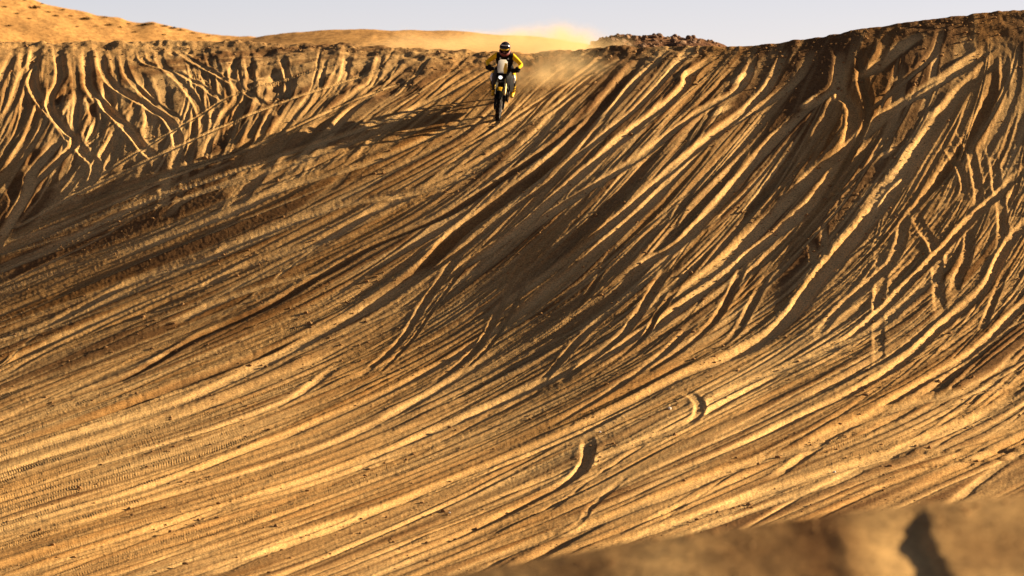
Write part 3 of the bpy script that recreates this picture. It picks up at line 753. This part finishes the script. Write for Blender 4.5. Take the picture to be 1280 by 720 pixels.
for t in (.62, .80): tc_.box(AX + FD * t, (.29, .07, .05), Matrix.Rotation(R(-26), 3, 'X'), .012)
tc_.build('triple_clamp', ENGINE, bike)
# front fender over the wheel
fb = MB(); pr = []
for t in np.linspace(R(42), R(150), 12):
    y = .74 + .47 * math.cos(t); z = .35 + .47 * math.sin(t) + .03; w = .075 + .025 * math.sin(t - R(30))
    pr.append([fb.bm.verts.new((x * w, y, z - .035 * abs(x) ** 2)) for x in (-1, -.6, 0, .6, 1)])
for a, b in zip(pr, pr[1:]):
    for k in range(4): fb.bm.faces.new((a[k], a[k + 1], b[k + 1], b[k]))
bmesh.ops.solidify(fb.bm, geom=list(fb.bm.faces), thickness=.006)
fo = fb.build('front_fender', [BLACK, YELLOW], bike)
for p in fo.data.polygons:
    if .62 < p.center.y < .86 and abs(p.center.x) < .07 and p.center.z > .80: p.material_index = 1
# handlebar and what sits on it
hb = MB().tube([(-.40, .27, 1.215), (-.24, .30, 1.20), (-.12, .36, 1.13), (.12, .36, 1.13), (.24, .30, 1.20), (.40, .27, 1.215)], .013, 10).build('handlebar', BLACK, bike)
MB().tube([(-.2, .315, 1.195), (.2, .315, 1.195)], .011, 8).build('cross_bar', BLACK, hb)
for s_ in (-1, 1):
    MB().tube([(s_ * .27, .293, 1.205), (s_ * .41, .268, 1.216)], .018, 10).build('grip', RUBBER, hb)
    MB().tube([(s_ * .25, .33, 1.20), (s_ * .38, .35, 1.19)], [.007, .005], 6).build('lever', STEEL, hb)
    g = MB().plate([(s_ * .20, .385, 1.17), (s_ * .22, .39, 1.255), (s_ * .32, .40, 1.275), (s_ * .42, .36, 1.265), (s_ * .445, .30, 1.225), (s_ * .42, .36, 1.165), (s_ * .30, .40, 1.145)][::s_], .008, .02)
    g.tube([(s_ * .42, .27, 1.216), (s_ * .435, .33, 1.215), (s_ * .36, .39, 1.21), (s_ * .22, .39, 1.20), (s_ * .2, .33, 1.195)], .009, 6).build('hand_guard', BLACK, bike)
# rally tower: screen, white and yellow front panel, headlight
MB().plate([(-.10, .50, 1.14), (-.125, .455, 1.26), (-.115, .39, 1.42), (-.07, .37, 1.465), (.07, .37, 1.465), (.115, .39, 1.42), (.125, .455, 1.26), (.10, .50, 1.14)][::-1], .008, .035).build('windscreen', SCREEN, bike)
MB().plate([(-.128, .46, 1.245), (-.118, .40, 1.37), (-.055, .425, 1.40), (-.03, .50, 1.25), (-.055, .535, 1.13), (-.108, .51, 1.12)][::-1], .01, .016).build('side_graphic', YELLOW, bike)
MB().plate([(-.13, .51, 1.15), (-.10, .565, 1.02), (-.05, .575, .97), (.05, .575, .97), (.10, .565, 1.02), (.13, .51, 1.15), (.06, .545, 1.16), (-.06, .545, 1.16)], .02, .02).build('headlight_mask', BLACK, bike)
hl = MB().lathe([(.0, .05), (.035, .045), (.046, .02), (.050, -.02), (.04, -.06), (0.0, -.065)], (.02, .585, 1.07), 'Y', 24, closed=False).build('headlight', LAMP, bike)
MB().lathe([(.048, .025), (.060, .02), (.060, -.05), (.05, -.05)], (.02, .585, 1.07), 'Y', 24).build('headlight_rim', BLACK, hl)
for s_ in (-1, 1):
    MB().plate([(s_ * .12, .52, 1.18), (s_ * .20, .34, 1.17), (s_ * .23, .22, 1.0), (s_ * .22, .27, .80), (s_ * .17, .42, .78), (s_ * .12, .55, .98)][::s_], .012, .03).build('tower_panel', BLACK, bike)
    MB().plate([(s_ * .18, .40, 1.0), (s_ * .245, .16, 1.02), (s_ * .24, -.08, .98), (s_ * .235, -.05, .72), (s_ * .24, .16, .56), (s_ * .20, .38, .66)][::s_], .03, .04).build('fuel_tank', BLACK, bike)
MB().box((0, .1, .95), (.30, .56, .18), bevel=.05).build('centre_tank', BLACK, bike)
MB().tube([(0, .08, .99), (0, -.2, .985), (0, -.55, 1.01), (0, -.80, 1.03)], [.10, .115, .125, .09], 14, flat=(.45, 1)).build('seat', CLOTH, bike)
MB().plate([(-.09, -.62, 1.0), (-.10, -.9, 1.03), (-.08, -1.12, 1.02), (.08, -1.12, 1.02), (.10, -.9, 1.03), (.09, -.62, 1.0)], .02, .02).build('rear_fender', BLACK, bike)
for s_ in (-1, 1):
    MB().plate([(s_ * .13, -.15, .95), (s_ * .16, -.62, .98), (s_ * .16, -.70, .86), (s_ * .17, -.4, .66), (s_ * .16, -.15, .70)][::s_], .015, .03).build('side_panel', BLACK, bike)
fr = MB()
fr.tube([HD, (0, .36, .88), (0, .30, .60), (0, .22, .36)], .03, 10)
for s_ in (-1, 1):
    fr.tube([(0, .39, .98), (s_ * .11, .1, .86), (s_ * .12, -.25, .74), (s_ * .11, -.3, .42)], .019, 8)
    fr.tube([(0, .22, .38), (s_ * .10, .05, .30), (s_ * .11, -.3, .36)], .018, 8)
    fr.tube([(s_ * .10, -.22, .80), (s_ * .09, -.85, .98)], .014, 8)
fr.build('frame', BLACK, bike)
en = MB().box((0, .0, .46), (.26, .42, .24), bevel=.04).box((0, .12, .66), (.18, .18, .24), Matrix.Rotation(R(-12), 3, 'X'), .02)
for k in range(6): en.box((0, .12, .58 + k * .035), (.21, .21, .008), Matrix.Rotation(R(-12), 3, 'X'), 0)
en.lathe([(.0, -.16), (.10, -.155), (.11, -.12), (.11, .12), (.10, .155), (0, .16)], (0, -.04, .44), n=24, closed=False)
en.build('engine', ENGINE, bike)
sk = MB().plate([(-.15, .34, .56), (-.17, .30, .32), (-.15, -.15, .26), (.15, -.15, .26), (.17, .30, .32), (.15, .34, .56)], .012, .02).build('skid_plate', BLACK, bike)
sw = MB()
for s_ in (-1, 1): sw.tube([(s_ * .10, -.24, .42), (s_ * .115, -.5, .39), (s_ * .11, -.77, .335)], [.03, .028, .022], 8)
sw.tube([(-.1, -.32, .41), (.1, -.32, .41)], .03, 8).build('swingarm', STEEL, bike)
MB().tube([(.02, -.3, .48), (.02, -.2, .82)], [.035, .03], 12).build('shock', YELLOW, bike)
ex = MB().tube([(.06, .24, .62), (.13, .30, .48), (.15, .15, .33), (.16, -.2, .42), (.16, -.45, .62)], .022, 10).tube([(.165, -.42, .60), (.17, -.5, .68), (.18, -.92, .84), (.18, -.98, .86)], [.025, .055, .055, .03], 12).build('exhaust', STEEL, bike)
for s_ in (-1, 1):
    MB().box((s_ * .20, -.17, .385), (.14, .055, .022), bevel=.006).build('foot_peg', STEEL, bike)
MB().tube([(-.115, -.02, .44), (-.118, -.74, .40)], .008, 6).tube([(-.115, -.02, .36), (-.118, -.74, .27)], .008, 6).build('chain', STEEL, bike)

# ------------------------------------------------------------------ the rider
person = empty('person', 'rider in yellow and black gear and striped black helmet crouched over the motorcycle', 'person', base)
person.rotation_euler = Rm.to_euler()
V, E, RD = [], [], []
def jv(p, r, link=None):
    V.append(p); RD.append(r)
    if link is not None: E.append((link, len(V) - 1))
    return len(V) - 1
pel = jv((0, -.30, 1.06), (.165, .13))
wai = jv((0, -.24, 1.19), (.145, .115), pel)
che = jv((0, -.13, 1.34), (.175, .125), wai)
ubk = jv((0, -.05, 1.44), (.15, .10), che)
nck = jv((0, .0, 1.52), .062, ubk)
hed = jv((0, .045, 1.62), (.082, .095), nck); jv((0, .06, 1.70), (.07, .085), hed)
for s_ in (-1, 1):
    sh = jv((s_ * .19, -.03, 1.435), .078, ubk); ua = jv((s_ * .31, .0, 1.35), .066, sh)
    el = jv((s_ * .43, .05, 1.255), .056, ua); fa = jv((s_ * .40, .15, 1.235), .050, el); wr = jv((s_ * .355, .245, 1.232), .034, fa)
    hp = jv((s_ * .11, -.25, 1.03), .115, pel); th = jv((s_ * .21, -.02, .98), .092, hp); kn = jv((s_ * .27, .16, .92), .068, th)
    ca = jv((s_ * .255, .04, .71), .064, kn); an = jv((s_ * .235, -.10, .48), .046, ca)
body = skinned('body', V, E, RD, 0, [JERSEY, CLOTH, SKIN], person)
for p in body.data.polygons:
    c = p.center
    if c.z > 1.53 and abs(c.x) < .12: p.material_index = 2
    elif abs(c.x) < .25 and c.z > 1.02 and c.z < 1.53 and not (abs(c.x) > .20 and c.z > 1.25): p.material_index = 1
    elif c.z < .86: p.material_index = 1
    elif c.z < 1.02 and abs(c.x) < .15: p.material_index = 1
    else: p.material_index = 0
# face: nose and mouth inside the helmet opening
# chest protector over the jersey
cp = MB()
for rows in ([(-.20, .03, 1.485), (-.225, .015, 1.36), (-.20, -.03, 1.22), (-.14, -.08, 1.12), (.14, -.08, 1.12), (.20, -.03, 1.22), (.225, .015, 1.36), (.20, .03, 1.485), (.09, .075, 1.49), (0, .085, 1.44), (-.09, .075, 1.49)],):
    cp.plate(rows[::-1], .03, .035)
cp.build('chest_protector', CLOTH, person)
for s_ in (-1, 1):
    MB().tube([(s_ * .09, .07, 1.49), (s_ * .12, -.02, 1.535), (s_ * .11, -.14, 1.49)], .022, 8, flat=(.5, 1.2)).build('shoulder_strap', CLOTH, person)
    MB().box((s_ * .10, .095, 1.40), (.03, .012, .03), bevel=.004).build('buckle', WHITE, person)
MB().box((0, -.24, 1.36), (.26, .13, .36), Matrix.Rotation(R(-28), 3, 'X'), .05).build('backpack', CLOTH, person)
# helmet: shell with a face opening, chin bar, peak, goggles
HC = Vector((0, .055, 1.655)); HT = Matrix.Rotation(R(-8), 3, 'X')
def hp_(x, y, z): return HC + HT @ Vector((x, y, z))
hm = MB(); bmesh.ops.create_uvsphere(hm.bm, u_segments=36, v_segments=24, radius=1)
for v in hm.bm.verts: v.co = Vector((v.co.x * .132, v.co.y * .162 - .01, v.co.z * .15 + .012))
kill = [f for f in hm.bm.faces if (lambda c: c.y > .075 and -.075 < c.z < .062 and abs(c.x) < .105 or c.z < -.115)(f.calc_center_median())]
bmesh.ops.delete(hm.bm, geom=kill, context='FACES')
for v in hm.bm.verts: v.co = hp_(*v.co)
bmesh.ops.solidify(hm.bm, geom=list(hm.bm.faces), thickness=.012)
helm = hm.build('helmet', CLOTH, person)
helm.data.materials[0] = mat('helmet_shell', (.013, .013, .016), .22, dirt=.06)
MB().tube([hp_(-.128, .03, -.055), hp_(-.105, .12, -.085), hp_(-.05, .185, -.095), hp_(0, .20, -.097), hp_(.05, .185, -.095), hp_(.105, .12, -.085), hp_(.128, .03, -.055)], .034, 10, flat=(1.0, .55)).build('chin_bar', RED, helm)
MB().plate([hp_(-.12, .08, .088), hp_(-.115, .19, .098), hp_(-.06, .245, .10), hp_(.06, .245, .10), hp_(.115, .19, .098), hp_(.12, .08, .088), hp_(.07, .06, .125), hp_(-.07, .06, .125)], .008, .02).build('peak', BLACK, helm)
MB().tube([hp_(-.115, .165, .074), hp_(-.06, .235, .073), hp_(.06, .235, .073), hp_(.115, .165, .074)], .017, 8, flat=(1, .5)).build('peak_edge', YELLOW, helm)
for zz, m_ in ((.13, WHITE),):
    MB().tube([hp_(-.085, .085, .118), hp_(-.03, .112, .132), hp_(.03, .112, .132), hp_(.085, .085, .118)], .012, 8, flat=(1, .5)).build('stripe', m_, helm)
MB().tube([hp_(.133, -.06, .03), hp_(.128, .05, .04), hp_(.118, .09, .02)], .028, 8, flat=(1, .35)).build('side_flash', YELLOW, helm)
gg = MB().tube([hp_(-.10, .095, .02), hp_(-.06, .135, .018), hp_(0, .148, .015), hp_(.06, .135, .018), hp_(.10, .095, .02)], .043, 12, flat=(1, .5)).build('goggles', CLOTH, helm)
MB().tube([hp_(-.075, .125, .02), hp_(-.04, .156, .018), hp_(0, .166, .016), hp_(.04, .156, .018), hp_(.075, .125, .02)], .032, 12, flat=(1, .35)).build('lens', LENS, gg)
MB().tube([hp_(0, .13, .0), hp_(0, .162, -.035), hp_(0, .135, -.045)], [.010, .016, .012], 8).build('nose', SKIN, person)
MB().tube([hp_(-.028, .130, -.062), hp_(0, .142, -.064), hp_(.028, .130, -.062)], [.004, .009, .004], 8).build('mouth', RED, person)
# gloves: palm, four fingers of their own length closed round the grip, thumb from the side
for s_ in (-1, 1):
    B = Vector((s_ * .345, .281, 1.2115)); ax = Vector((s_ * .14, -.025, .011)).normalized()
    gv, ge, gr = [], [], []
    def gp(p, r, l=None):
        gv.append(p); gr.append(r)
        if l is not None: ge.append((l, len(gv) - 1))
        return len(gv) - 1
    w0 = gp(B + Vector((s_ * .012, -.05, .022)), (.034, .030))
    p1 = gp(B + Vector((s_ * .004, -.015, .036)), (.040, .022), w0)
    for f, (off, ln_) in enumerate(((-.034, .95), (-.011, 1.05), (.012, 1.0), (.034, .82))):
        k0 = gp(B + ax * off + Vector((0, .012, .034)), .0105, p1)
        k1 = gp(B + ax * off + Vector((0, .036 * ln_, .022)), .0100, k0)
        k2 = gp(B + ax * off + Vector((0, .036 * ln_, -.010)), .0092, k1)
        gp(B + ax * off + Vector((0, .012 * ln_, -.030 * ln_)), .0082, k2)
    t0 = gp(B + ax * -.045 + Vector((0, -.024, .008)), .013, w0); t1 = gp(B + ax * -.055 + Vector((0, -.016, -.018)), .011, t0)
    gp(B + ax * -.048 + Vector((0, .010, -.031)), .0095, t1)
    skinned('glove', [tuple(v) for v in gv], ge, gr, 0, [CLOTH], person, 1)
    # boots, knee guards, shin guards
    bt = MB().tube([(s_ * .254, .04, .70), (s_ * .245, -.02, .60), (s_ * .236, -.09, .49), (s_ * .232, -.105, .44)], [.076, .074, .064, .066], 14)
    bt.tube([(s_ * .230, -.19, .425), (s_ * .232, -.12, .44), (s_ * .236, -.02, .435), (s_ * .242, .07, .425), (s_ * .246, .12, .42)], [.042, .060, .054, .048, .030], 14, flat=(.75, .95))
    bo = bt.build('boot', BOOT, person)
    MB().tube([(s_ * .230, -.20, .392), (s_ * .234, -.05, .398), (s_ * .242, .06, .395), (s_ * .247, .125, .40)], [.040, .048, .050, .030], 10, flat=(.3, 1)).build('sole', RUBBER, bo)
    for zq, yq in ((.64, .02), (.56, -.03)):
        MB().lathe([(.079, -.012), (.083, 0), (.079, .012), (.07, 0)], (0, 0, 0), 'Y', 16).build('strap', CLOTH, bo)
        q = bo.children[-1]; q.rotation_euler = (R(90 - 25), 0, 0); q.location = (s_ * (.24 + (zq - .5) * .08), yq - .005, zq)
    kg = MB().tube([(s_ * .262, .14, 1.0), (s_ * .272, .20, .94), (s_ * .272, .205, .88), (s_ * .265, .15, .80)], [.030, .050, .046, .03], 12, flat=(.5, 1)).build('knee_guard', WHITE, person)

# ------------------------------------------------------------------ rocks on the dark mound, tufts on the hill, stones on the face
rr_ = random.Random(21)
ROCK = mat('dark_rock', (.12, .062, .034), .9, dirt=.5, scale=5, spec=.2)
ROCK2 = mat('brown_rock', (.20, .115, .06), .9, dirt=.5, scale=5, spec=.2)
def rock_mesh(sd, m):
    r = random.Random(sd); bm = bmesh.new(); bmesh.ops.create_icosphere(bm, subdivisions=2, radius=1)
    sx, sy, sz = r.uniform(.8, 1.3), r.uniform(.7, 1.1), r.uniform(.55, .9)
    pl = [(Vector((r.uniform(-1, 1), r.uniform(-1, 1), r.uniform(-.6, 1))).normalized(), r.uniform(.55, .85)) for _ in range(8)]
    for v in bm.verts:
        for n_, d_ in pl:
            e = v.co.dot(n_) - d_
            if e > 0: v.co -= n_ * e
        v.co *= 1 + r.uniform(-.05, .05); v.co = Vector((v.co.x * sx, v.co.y * sy, v.co.z * sz))
    me = bpy.data.meshes.new('rock'); bm.to_mesh(me); bm.free(); me.materials.append(m)
    return me
rocks = [rock_mesh(k, ROCK if k % 3 else ROCK2) for k in range(8)]
for k in range(150):
    c = rr_.uniform(738, 905); tpr = float(np.interp(c, rmound.cols, rmound.top))
    r = tpr + (rr_.uniform(0, 2) if k % 3 == 0 else rr_.uniform(0, 1) ** 1.3 * 16)
    if r > np.interp(c, *zip(*CREST)) + 2 or k % 6 == 0: continue
    o = bpy.data.objects.new('rock', rocks[k % 8]); col.objects.link(o)
    sz = rr_.choice([.04, .05, .06, .07, .08, .10, .13]) * (.7 if k % 3 == 0 else 1)
    o.location = rmound.at(c, r) + Vector((0, 0, sz * .05)); o.scale = (sz, sz, sz); o.rotation_euler = (rr_.uniform(-.3, .3), rr_.uniform(-.3, .3), rr_.uniform(0, 6.3))
    tag(o, 'small dark rock among many heaped on the stony mound behind the crest', 'rock', 'rocks heaped on the stony mound')

TUFT = mat('dry_tuft', (.085, .060, .022), .9, dirt=.35, scale=3, spec=.1)
def tuft_mesh(sd):
    r = random.Random(sd); bm = bmesh.new()
    for k in range(110):
        a = r.uniform(0, 6.28); t = r.uniform(0, 1) ** .6; h = r.uniform(.15, 1) * (1.05 - .6 * t)
        b = Vector((math.cos(a) * t * .8, math.sin(a) * t * .8, h * .55)); d = Vector((math.cos(a) * r.uniform(.2, .7), math.sin(a) * r.uniform(.2, .7), r.uniform(.2, .9))) * .3
        s_ = Vector((-math.sin(a), math.cos(a), r.uniform(-.5, .5))) * r.uniform(.05, .11)
        vs_ = [bm.verts.new(b - s_), bm.verts.new(b + s_), bm.verts.new(b + d + s_ * .6), bm.verts.new(b + d * 1.2 - s_ * .3)]
        bm.faces.new(vs_)
    for k in range(14):                       # stems from the ground
        a = r.uniform(0, 6.28); e = Vector((math.cos(a) * .6, math.sin(a) * .6, r.uniform(.3, .7)))
        s_ = Vector((-math.sin(a), math.cos(a), 0)) * .025
        bm.faces.new([bm.verts.new(-s_), bm.verts.new(s_), bm.verts.new(e + s_ * .5), bm.verts.new(e - s_ * .5)])
    me = bpy.data.meshes.new('shrub'); bm.to_mesh(me); bm.free(); me.materials.append(TUFT)
    return me
tufts = [tuft_mesh(k) for k in range(5)]
TP = [(44, 13, .28), (70, 22, .16), (107, 25, .26), (136, 30, .22), (20, 20, .14), (60, 17, .14), (12, 34, .15), (88, 20, .14), (160, 28, .12), (181, 32, .20), (190, 33, .16), (205, 34, .17), (216, 35, .20), (225, 36, .16),
      (240, 38, .14), (150, 34, .14), (120, 34, .12), (30, 6, .12), (52, 8, .12), (78, 13, .13), (168, 40, .14), (96, 36, .12), (260, 41, .13), (285, 44, .13), (205, 44, .12), (6, 12, .14), (36, 27, .13), (132, 21, .12), (250, 45, .11), (310, 44, .12), (345, 43, .13), (372, 42, .15), (400, 44, .11)]
for k, (c, r, s_) in enumerate(TP):
    o = bpy.data.objects.new('shrub', tufts[k % 5]); col.objects.link(o)
    tpr = float(np.interp(c, hill.cols, hill.top))
    o.location = hill.at(c, max(r, tpr + .3)) - Vector((0, 0, .02)); o.scale = (s_ * 1.2, s_ * 1.2, s_ * .8); o.rotation_euler = (0, 0, k * 1.7)
    lab = {0: 'larger dark tuft high on the left hill', 2: 'dark tuft halfway down the left hill, biggest of its slope', 3: 'dark tuft right of the biggest tuft on the left hill slope'}.get(k)
    if not lab: lab = 'tiny dry tuft among many on the sandy hill behind the crest'
    tag(o, lab, 'shrub', 'dry tufts dotted over the left hill')

PALE_STONE = mat('pale_stone', (.60, .56, .50), .8, dirt=.3)
st = rock_mesh(91, PALE_STONE)
for c, r, sz, lab in ((837, 511, .055, 'pale stone lying inside the upper hook shaped rut'), (750, 539, .035, 'pale pebble lying above the deep dark hook rut'), (562, 641, .03, 'pale pebble in the lanes left of the deep dark hook rut'), (1043, 587, .04, 'pale pebble on the lower right lanes near the dark crack')):
    o = bpy.data.objects.new('stone', st); col.objects.link(o); o.location = dune.at(c, r) + Vector((0, 0, sz * .3)); o.scale = (sz,) * 3; o.rotation_euler = (0, 0, c)
    tag(o, lab, 'stone', 'pale stones on the dune face')
# crumbs of crust thrown up along the tracks: nobody could count them
cb = []; cf = []
ico = bmesh.new(); bmesh.ops.create_icosphere(ico, subdivisions=1, radius=1); iv = np.array([v.co[:] for v in ico.verts]); ico.verts.ensure_lookup_table(); ifc = np.array([[v.index for v in f.verts] for f in ico.faces]); ico.free()
rs = np.random.RandomState(4); N = 9000
cc_ = rs.uniform(0, 1280, N); rw_ = rs.uniform(0, 1, N); tp_ = np.interp(cc_, dune.cols, dune.top)
rw_ = tp_ + 2 + (715 - tp_) * rw_ ** 1.0
lipy = rs.rand(N) < .12; rw_[lipy] = tp_[lipy] + 2 + rs.exponential(14, lipy.sum())
clump = vnoise(cc_ / 50, rw_ / 22, 900) + .6 * vnoise(cc_ / 14, rw_ / 8, 901)
keep = (clump > .15) | (rs.rand(N) < .12) | lipy
cc_, rw_ = cc_[keep], rw_[keep]; n_ = len(cc_)
Pc = np.stack([dune.sample(A, cc_, rw_) for A in (dune.X, dune.Y, dune.Z + dune.H)], -1)
rad = .009 + rs.exponential(.009, n_); rad = np.minimum(rad, .06)
jit = 1 + rs.uniform(-.3, .3, (n_, len(iv), 1)); sq = np.stack([rs.uniform(.8, 1.4, n_), rs.uniform(.8, 1.3, n_), rs.uniform(.5, .9, n_)], -1)
VV = Pc[:, None] + iv[None] * jit * (rad[:, None] * sq)[:, None]; VV[..., 2] += (rad * .2)[:, None]
FF = (ifc[None] + (np.arange(n_) * len(iv))[:, None, None]).reshape(-1, 3)
mc_ = rs.uniform(500, 1290, 260); mr_ = np.interp(mc_, near.cols, near.top) + 1 + rs.exponential(22, 260)
Pm = np.stack([near.sample(A, mc_, np.minimum(mr_, 760)) for A in (near.X, near.Y, near.Z + near.H)], -1)
rm = .004 + rs.exponential(.005, 260)
VM = Pm[:, None] + iv[None] * (1 + rs.uniform(-.3, .3, (260, len(iv), 1))) * rm[:, None, None]
FF = np.vstack([FF, (ifc[None] + (n_ * len(iv) + np.arange(260) * len(iv))[:, None, None]).reshape(-1, 3)]); VV = np.concatenate([VV, VM])
me = bpy.data.meshes.new('sand_crumbs'); me.from_pydata(VV.reshape(-1, 3).tolist(), [], FF.tolist())
me.materials.append(mat('crust', (.24, .13, .05), .95, dirt=.6, scale=3, spec=.05))
o = bpy.data.objects.new('sand_crumbs', me); col.objects.link(o); tag(o, 'crumbs of sand crust scattered along the wheel tracks', kind='stuff')

# ------------------------------------------------------------------ dust thrown up behind the rider
blobs = [(px(692, 57, 151), (2.4, 2.6, .68), .62), (px(730, 58, 152), (1.7, 2.2, .40), .25), (px(640, 60, 152), (2.6, 2.6, .58), .42), (px(560, 60, 153), (3.4, 2.4, .55), .30),
         (px(700, 88, 144.6), (1.7, 2.0, .75), .36), (px(672, 108, 144.2), (1.1, 1.2, .7), .6), (px(690, 66, 148), (1.5, 2.0, .6), .22)]
lo = Vector((min(b[0][i] - b[1][i] for b in blobs) for i in range(3))) if False else Vector([min(b[0][i] - b[1][i] for b in blobs) for i in range(3)])
hi_ = Vector([max(b[0][i] + b[1][i] for b in blobs) for i in range(3)])
db = MB(); cen = (lo + hi_) / 2; db.box(cen, hi_ - lo + Vector((1.4, 1, .7)), bevel=0)
dm = bpy.data.materials.new('dust'); n, l = nodes_of(dm); n.remove(n['Principled BSDF']); outn = n['Material Output']
pv = n.new('ShaderNodeVolumePrincipled'); pv.inputs['Color'].default_value = (.92, .68, .34, 1); pv.inputs['Anisotropy'].default_value = .25
geo = n.new('ShaderNodeNewGeometry'); tot = None
wz = n.new('ShaderNodeTexNoise'); wz.inputs['Scale'].default_value = .8; wz.inputs['Detail'].default_value = 3; l.new(geo.outputs['Position'], wz.inputs['Vector'])
wm = n.new('ShaderNodeVectorMath'); wm.operation = 'MULTIPLY_ADD'; wm.inputs[1].default_value = (2.2, 1.5, .9); wm.inputs[2].default_value = (-1.1, -.75, -.45); l.new(wz.outputs['Color'], wm.inputs[0])
wp = n.new('ShaderNodeVectorMath'); wp.operation = 'ADD'; l.new(geo.outputs['Position'], wp.inputs[0]); l.new(wm.outputs[0], wp.inputs[1])
for c, rd, dn in blobs:
    a = n.new('ShaderNodeVectorMath'); a.operation = 'SUBTRACT'; a.inputs[1].default_value = c; l.new(wp.outputs[0], a.inputs[0])
    b = n.new('ShaderNodeVectorMath'); b.operation = 'DIVIDE'; b.inputs[1].default_value = rd; l.new(a.outputs[0], b.inputs[0])
    ln2 = n.new('ShaderNodeVectorMath'); ln2.operation = 'LENGTH'; l.new(b.outputs[0], ln2.inputs[0])
    mr = n.new('ShaderNodeMapRange'); mr.interpolation_type = 'SMOOTHSTEP'; mr.inputs['From Min'].default_value = 1.0; mr.inputs['From Max'].default_value = 0; mr.inputs['To Min'].default_value = 0; mr.inputs['To Max'].default_value = dn
    l.new(ln2.outputs['Value'], mr.inputs['Value'])
    if tot is None: tot = mr.outputs['Result']
    else:
        ad = n.new('ShaderNodeMath'); ad.operation = 'ADD'; l.new(tot, ad.inputs[0]); l.new(mr.outputs['Result'], ad.inputs[1]); tot = ad.outputs[0]
nz = n.new('ShaderNodeTexNoise'); nz.inputs['Scale'].default_value = 1.7; nz.inputs['Detail'].default_value = 3; l.new(geo.outputs['Position'], nz.inputs['Vector'])
mr = n.new('ShaderNodeMapRange'); mr.inputs['From Min'].default_value = .36; mr.inputs['From Max'].default_value = .66; mr.inputs['To Min'].default_value = .05; mr.inputs['To Max'].default_value = 1.9
l.new(nz.outputs['Fac'], mr.inputs['Value'])
mu = n.new('ShaderNodeMath'); mu.operation = 'MULTIPLY'; l.new(tot, mu.inputs[0]); l.new(mr.outputs['Result'], mu.inputs[1]); l.new(mu.outputs[0], pv.inputs['Density'])
l.new(pv.outputs['Volume'], outn.inputs['Volume'])
dust = db.build('dust_cloud', dm, smooth=False); tag(dust, 'pale yellow dust cloud billowing behind the rider over the crest', kind='stuff')
